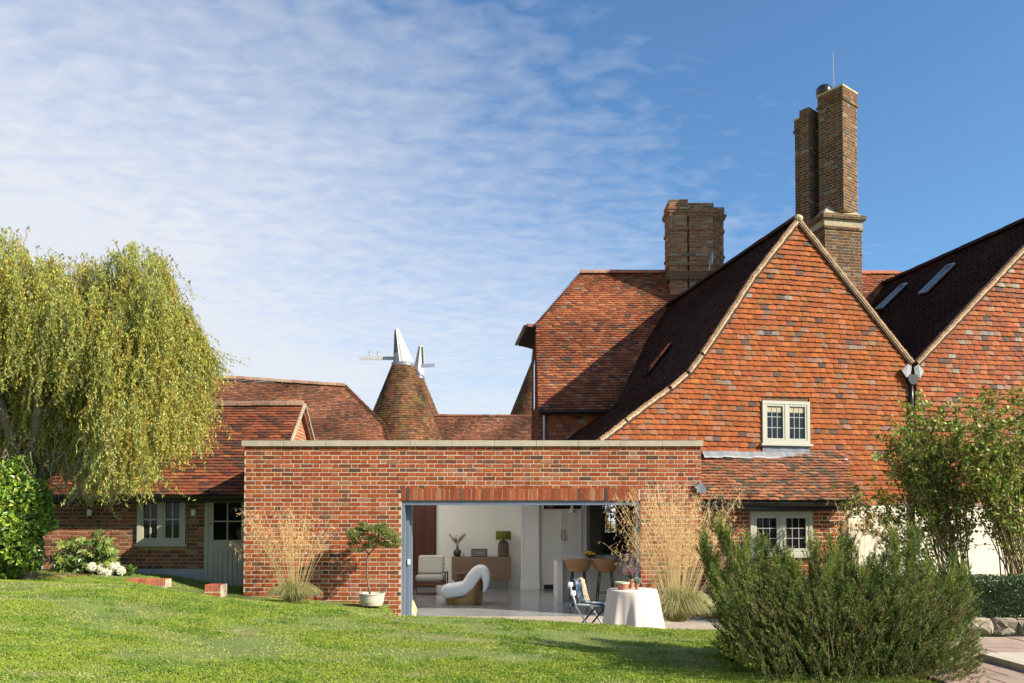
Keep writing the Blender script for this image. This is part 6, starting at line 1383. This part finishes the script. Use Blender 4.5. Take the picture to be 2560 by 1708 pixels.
# ---- rosemary in the right foreground
def rosemary():
    D = 8.0; b = at(2080, 1760, 7.9); b.z = .28; t_ = thing('rosemary_bush', 'large spreading dark green rosemary bush in the right foreground', 'shrub', b)
    st_ = MB(); LP, LD, LC = [], [], []; random.seed(12)
    tx_ = [1755, 1800, 1850, 1900, 1960, 2020, 2080, 2130, 2180, 2230, 2290, 2330, 2390, 2440]; ty_ = [1345, 1300, 1325, 1335, 1330, 1315, 1330, 1335, 1350, 1315, 1290, 1380, 1370, 1420]
    SH = []; SC = []
    def sprig(p, d, l_, tone):
        # p start, d direction, needles all round
        n = int(l_/.0030); s = rng.random(n)**.8; c = np.array(p)[None]+np.array(d)[None]*(s*l_)[:, None]; th_ = rng.normal(size=(n, 3)); dn = np.array(d)[None]*.75+th_*.42; dn /= np.linalg.norm(dn, axis=1)[:, None]
        LP.append(c+dn*.012); LD.append(dn); LC.append(np.tile(tone, (n, 1))*(.6+.8*rng.random((n, 1)))*(.75+.5*s[:, None]))
    heads = [(1772, 1345, 18), (1800, 1318, 14), (1858, 1352, 24), (1905, 1345, 20), (1952, 1372, 18), (1990, 1410, 16), (2030, 1356, 20), (2078, 1362, 20), (2128, 1350, 16), (2182, 1395, 22), (2232, 1345, 16), (2285, 1335, 24), (2325, 1425, 22), (2380, 1398, 20), (2412, 1440, 18)]
    for i in range(430):
        D_ = 7.9+rnd(-.7, .7)
        if i < 140:
            hx_, hy_, hr_ = heads[i % len(heads)]; x_ = hx_+random.gauss(0, hr_*.55); y_ = hy_+abs(random.gauss(0, 38)); D_ = 7.9+.45*math.sin(hx_*.7)+rnd(-.1, .1)
        else: x_ = rnd(1785, 2430); y_ = max(float(np.interp(x_, tx_, ty_))+58, 1395)+rnd(0, 300)+14*math.sin(x_*.06)
        e = at(x_, y_, D_); o = b+V((rnd(-.45, .45)+(e.x-b.x)*.30, (e.y-b.y)*.4+rnd(-.1, .1), 0)); mid = o*.5+e*.5+V(((e.x-o.x)*.24+rnd(-.12, .12), (e.y-o.y)*.16, -.12+rnd(-.08, .08))); k = 9; pts = []
        for j in range(k): s = j/(k-1); pts.append(o*(1-s)**2+mid*(2*s*(1-s))+e*s*s+V((rnd(-.012, .012), rnd(-.012, .012), 0)))
        st_.tube(pts, [.0065-.0006*j for j in range(k)], 5, col=(.075*rnd(.6, 1.3), .055, .03), cap=False)
        tone = random.choice([(.105, .15, .026), (.15, .19, .034), (.065, .10, .02), (.23, .26, .05)])
        for j in range(2, k):
            d = (pts[j]-pts[j-1]).normalized(); nsp = 4 if j < k-1 else 7
            for q in range(nsp):
                dd = (d*.8+V((rnd(-.6, .6), rnd(-.6, .6), rnd(.1, .9)))).normalized(); l_ = rnd(.08, .20); pp = pts[j-1].lerp(pts[j], rnd(0, 1))
                sprig(pp, dd, l_, tone)
        sprig(pts[-1], (d+V((0, 0, .5))).normalized(), rnd(.09, .2), tone)
    for i in range(4600):        # skirt of short sprigs low down and at the sides
        x_ = rnd(1800, 2440); top = float(np.interp(x_, tx_, ty_)); y_ = rnd(max(top+110, 1450), 1740) if i < 1700 else rnd(1500, 1760); lo = np.interp(y_, [1400, 1500, 1600, 1700], [1790, 1800, 1840, 1900]); hi = np.interp(y_, [1400, 1500, 1600, 1700], [2430, 2430, 2420, 2440]);
        if not lo < x_ < hi: continue
        p = at(x_, y_, 7.9+rnd(-.95, .5)); d = V(((p.x-b.x)*.5+rnd(-.4, .4), rnd(-.7, .2), rnd(.3, 1))).normalized(); sprig(p, d, rnd(.08, .18), random.choice([(.055, .088, .018), (.10, .14, .026), (.16, .20, .04), (.16, .13, .045)]))
        if rnd(0, 1) < .12: st_.tube([p-d*.2, p+d*.1], [.004, .002], 4, col=(.13, .10, .055), cap=False)
    c = np.concatenate(LP); dn = np.concatenate(LD); C = np.concatenate(LC); n = len(c); s_ = np.cross(dn, rng.normal(size=(n, 3))); s_ /= np.linalg.norm(s_, axis=1)[:, None]; l_ = (.022*(.7+.5*rng.random(n)))[:, None]; w_ = .0020
    m_ = MB(); m_.quads(np.stack([c-dn*l_*.5-s_*w_, c-dn*l_*.5+s_*w_, c+dn*l_*.5+s_*w_*.6, c+dn*l_*.5-s_*w_*.6], 1), C); m_.build('foliage', M_needle, t_); st_.build('stems', M_twig, t_)
    print('rosemary needles', n)
rosemary()
# ---- climbing rose shrubs on the right
def rose(bx2, by2, D, tops, ncane, label, seed):
    random.seed(seed); b = at(bx2, by2, D); b.z = max(.3, b.z-.4); t_ = thing('rose_shrub', label, 'shrub', b, 'tall shrubs before the white wall'); st_ = MB(); LP, LC = [], []
    for i in range(ncane):
        x_, y_ = random.choice(tops); x_ += rnd(-50, 50); y_ += rnd(-22, 80); e = at(x_, y_, D+rnd(-.5, .6)); o = b+V((rnd(-.25, .25), rnd(-.15, .15), 0)); mid = o*.5+e*.5+V(((e.x-o.x)*rnd(-.12, .2), 0, rnd(-.1, .35))); k = 10; pts = []
        for j in range(k): s = j/(k-1); pts.append(o*(1-s)**2+mid*(2*s*(1-s))+e*s*s+V((rnd(-.015, .015), rnd(-.015, .015), 0)))
        r0 = rnd(.006, .014); col = (.17*rnd(.7, 1.4), .13, .06) if rnd(0, 1) < .6 else (.22, .22, .07); st_.tube(pts, [r0*(1-.08*j) for j in range(k)], 5, col=col, cap=False)
        for j in range(4, k):
            for q in range(2):
                p = pts[j-1].lerp(pts[j], rnd(0, 1)); d = V((rnd(-1, 1), rnd(-.7, .7), rnd(-.1, 1))).normalized(); l_ = rnd(.1, .34); e2 = p+d*l_; st_.tube([p, e2], [.004, .002], 4, col=col, cap=False); w_ = (j/k)**1.7
                n = int(rnd(15, 27)*w_*(1.25 if y_ < 1150 else .8)); s = rng.random((n, 1)); cc = np.array(p)*(1-s)+np.array(e2)*s+rng.normal(0, .035, (n, 3)); LP.append(cc)
                LC.append(np.array([(.25, .34, .05), (.35, .42, .07), (.11, .17, .03), (.36, .33, .06), (.34, .16, .06)])[rng.choice(5, n, p=[.34, .28, .2, .11, .07])]*(.7+.6*rng.random((n, 1))))
    m_ = MB(); P, C = leaves(np.concatenate(LP), .064, .043, np.concatenate(LC)); m_.quads(P, C); m_.build('foliage', M_leaf, t_); st_.build('stems', M_twig, t_)
rose(2405, 1445, 12.6, [(2200, 1165), (2250, 1100), (2290, 1040), (2300, 1000), (2350, 1010), (2400, 1040), (2430, 1090), (2330, 1120), (2250, 1180), (2200, 1120), (2230, 1060), (2380, 1010), (2400, 1150), (2210, 1190), (2165, 1200), (2150, 1230), (2180, 1160), (2270, 1020), (2160, 1260), (2320, 1040)], 84, 'wiry tall rose shrub with yellowing leaves beside the downpipe', 3)
rose(2565, 1445, 12.2, [(2425, 1080), (2440, 1180), (2410, 1010), (2480, 985), (2530, 975), (2570, 965), (2620, 1000), (2500, 1060), (2470, 1120), (2560, 1080), (2600, 1100), (2660, 1050), (2460, 1010), (2540, 1150)], 80, 'wiry tall rose shrub cut by the right edge of the photo', 4)
m_ = MB(); random.seed(1)
# a thin pale branch of dry grass in front of the white wall
stipa(2160, 1500, 12.4, 26, 1.2, 1.75, .5, 200, .4, 'thin wisp of golden oat grass before the white rendered wall', plume=.7)
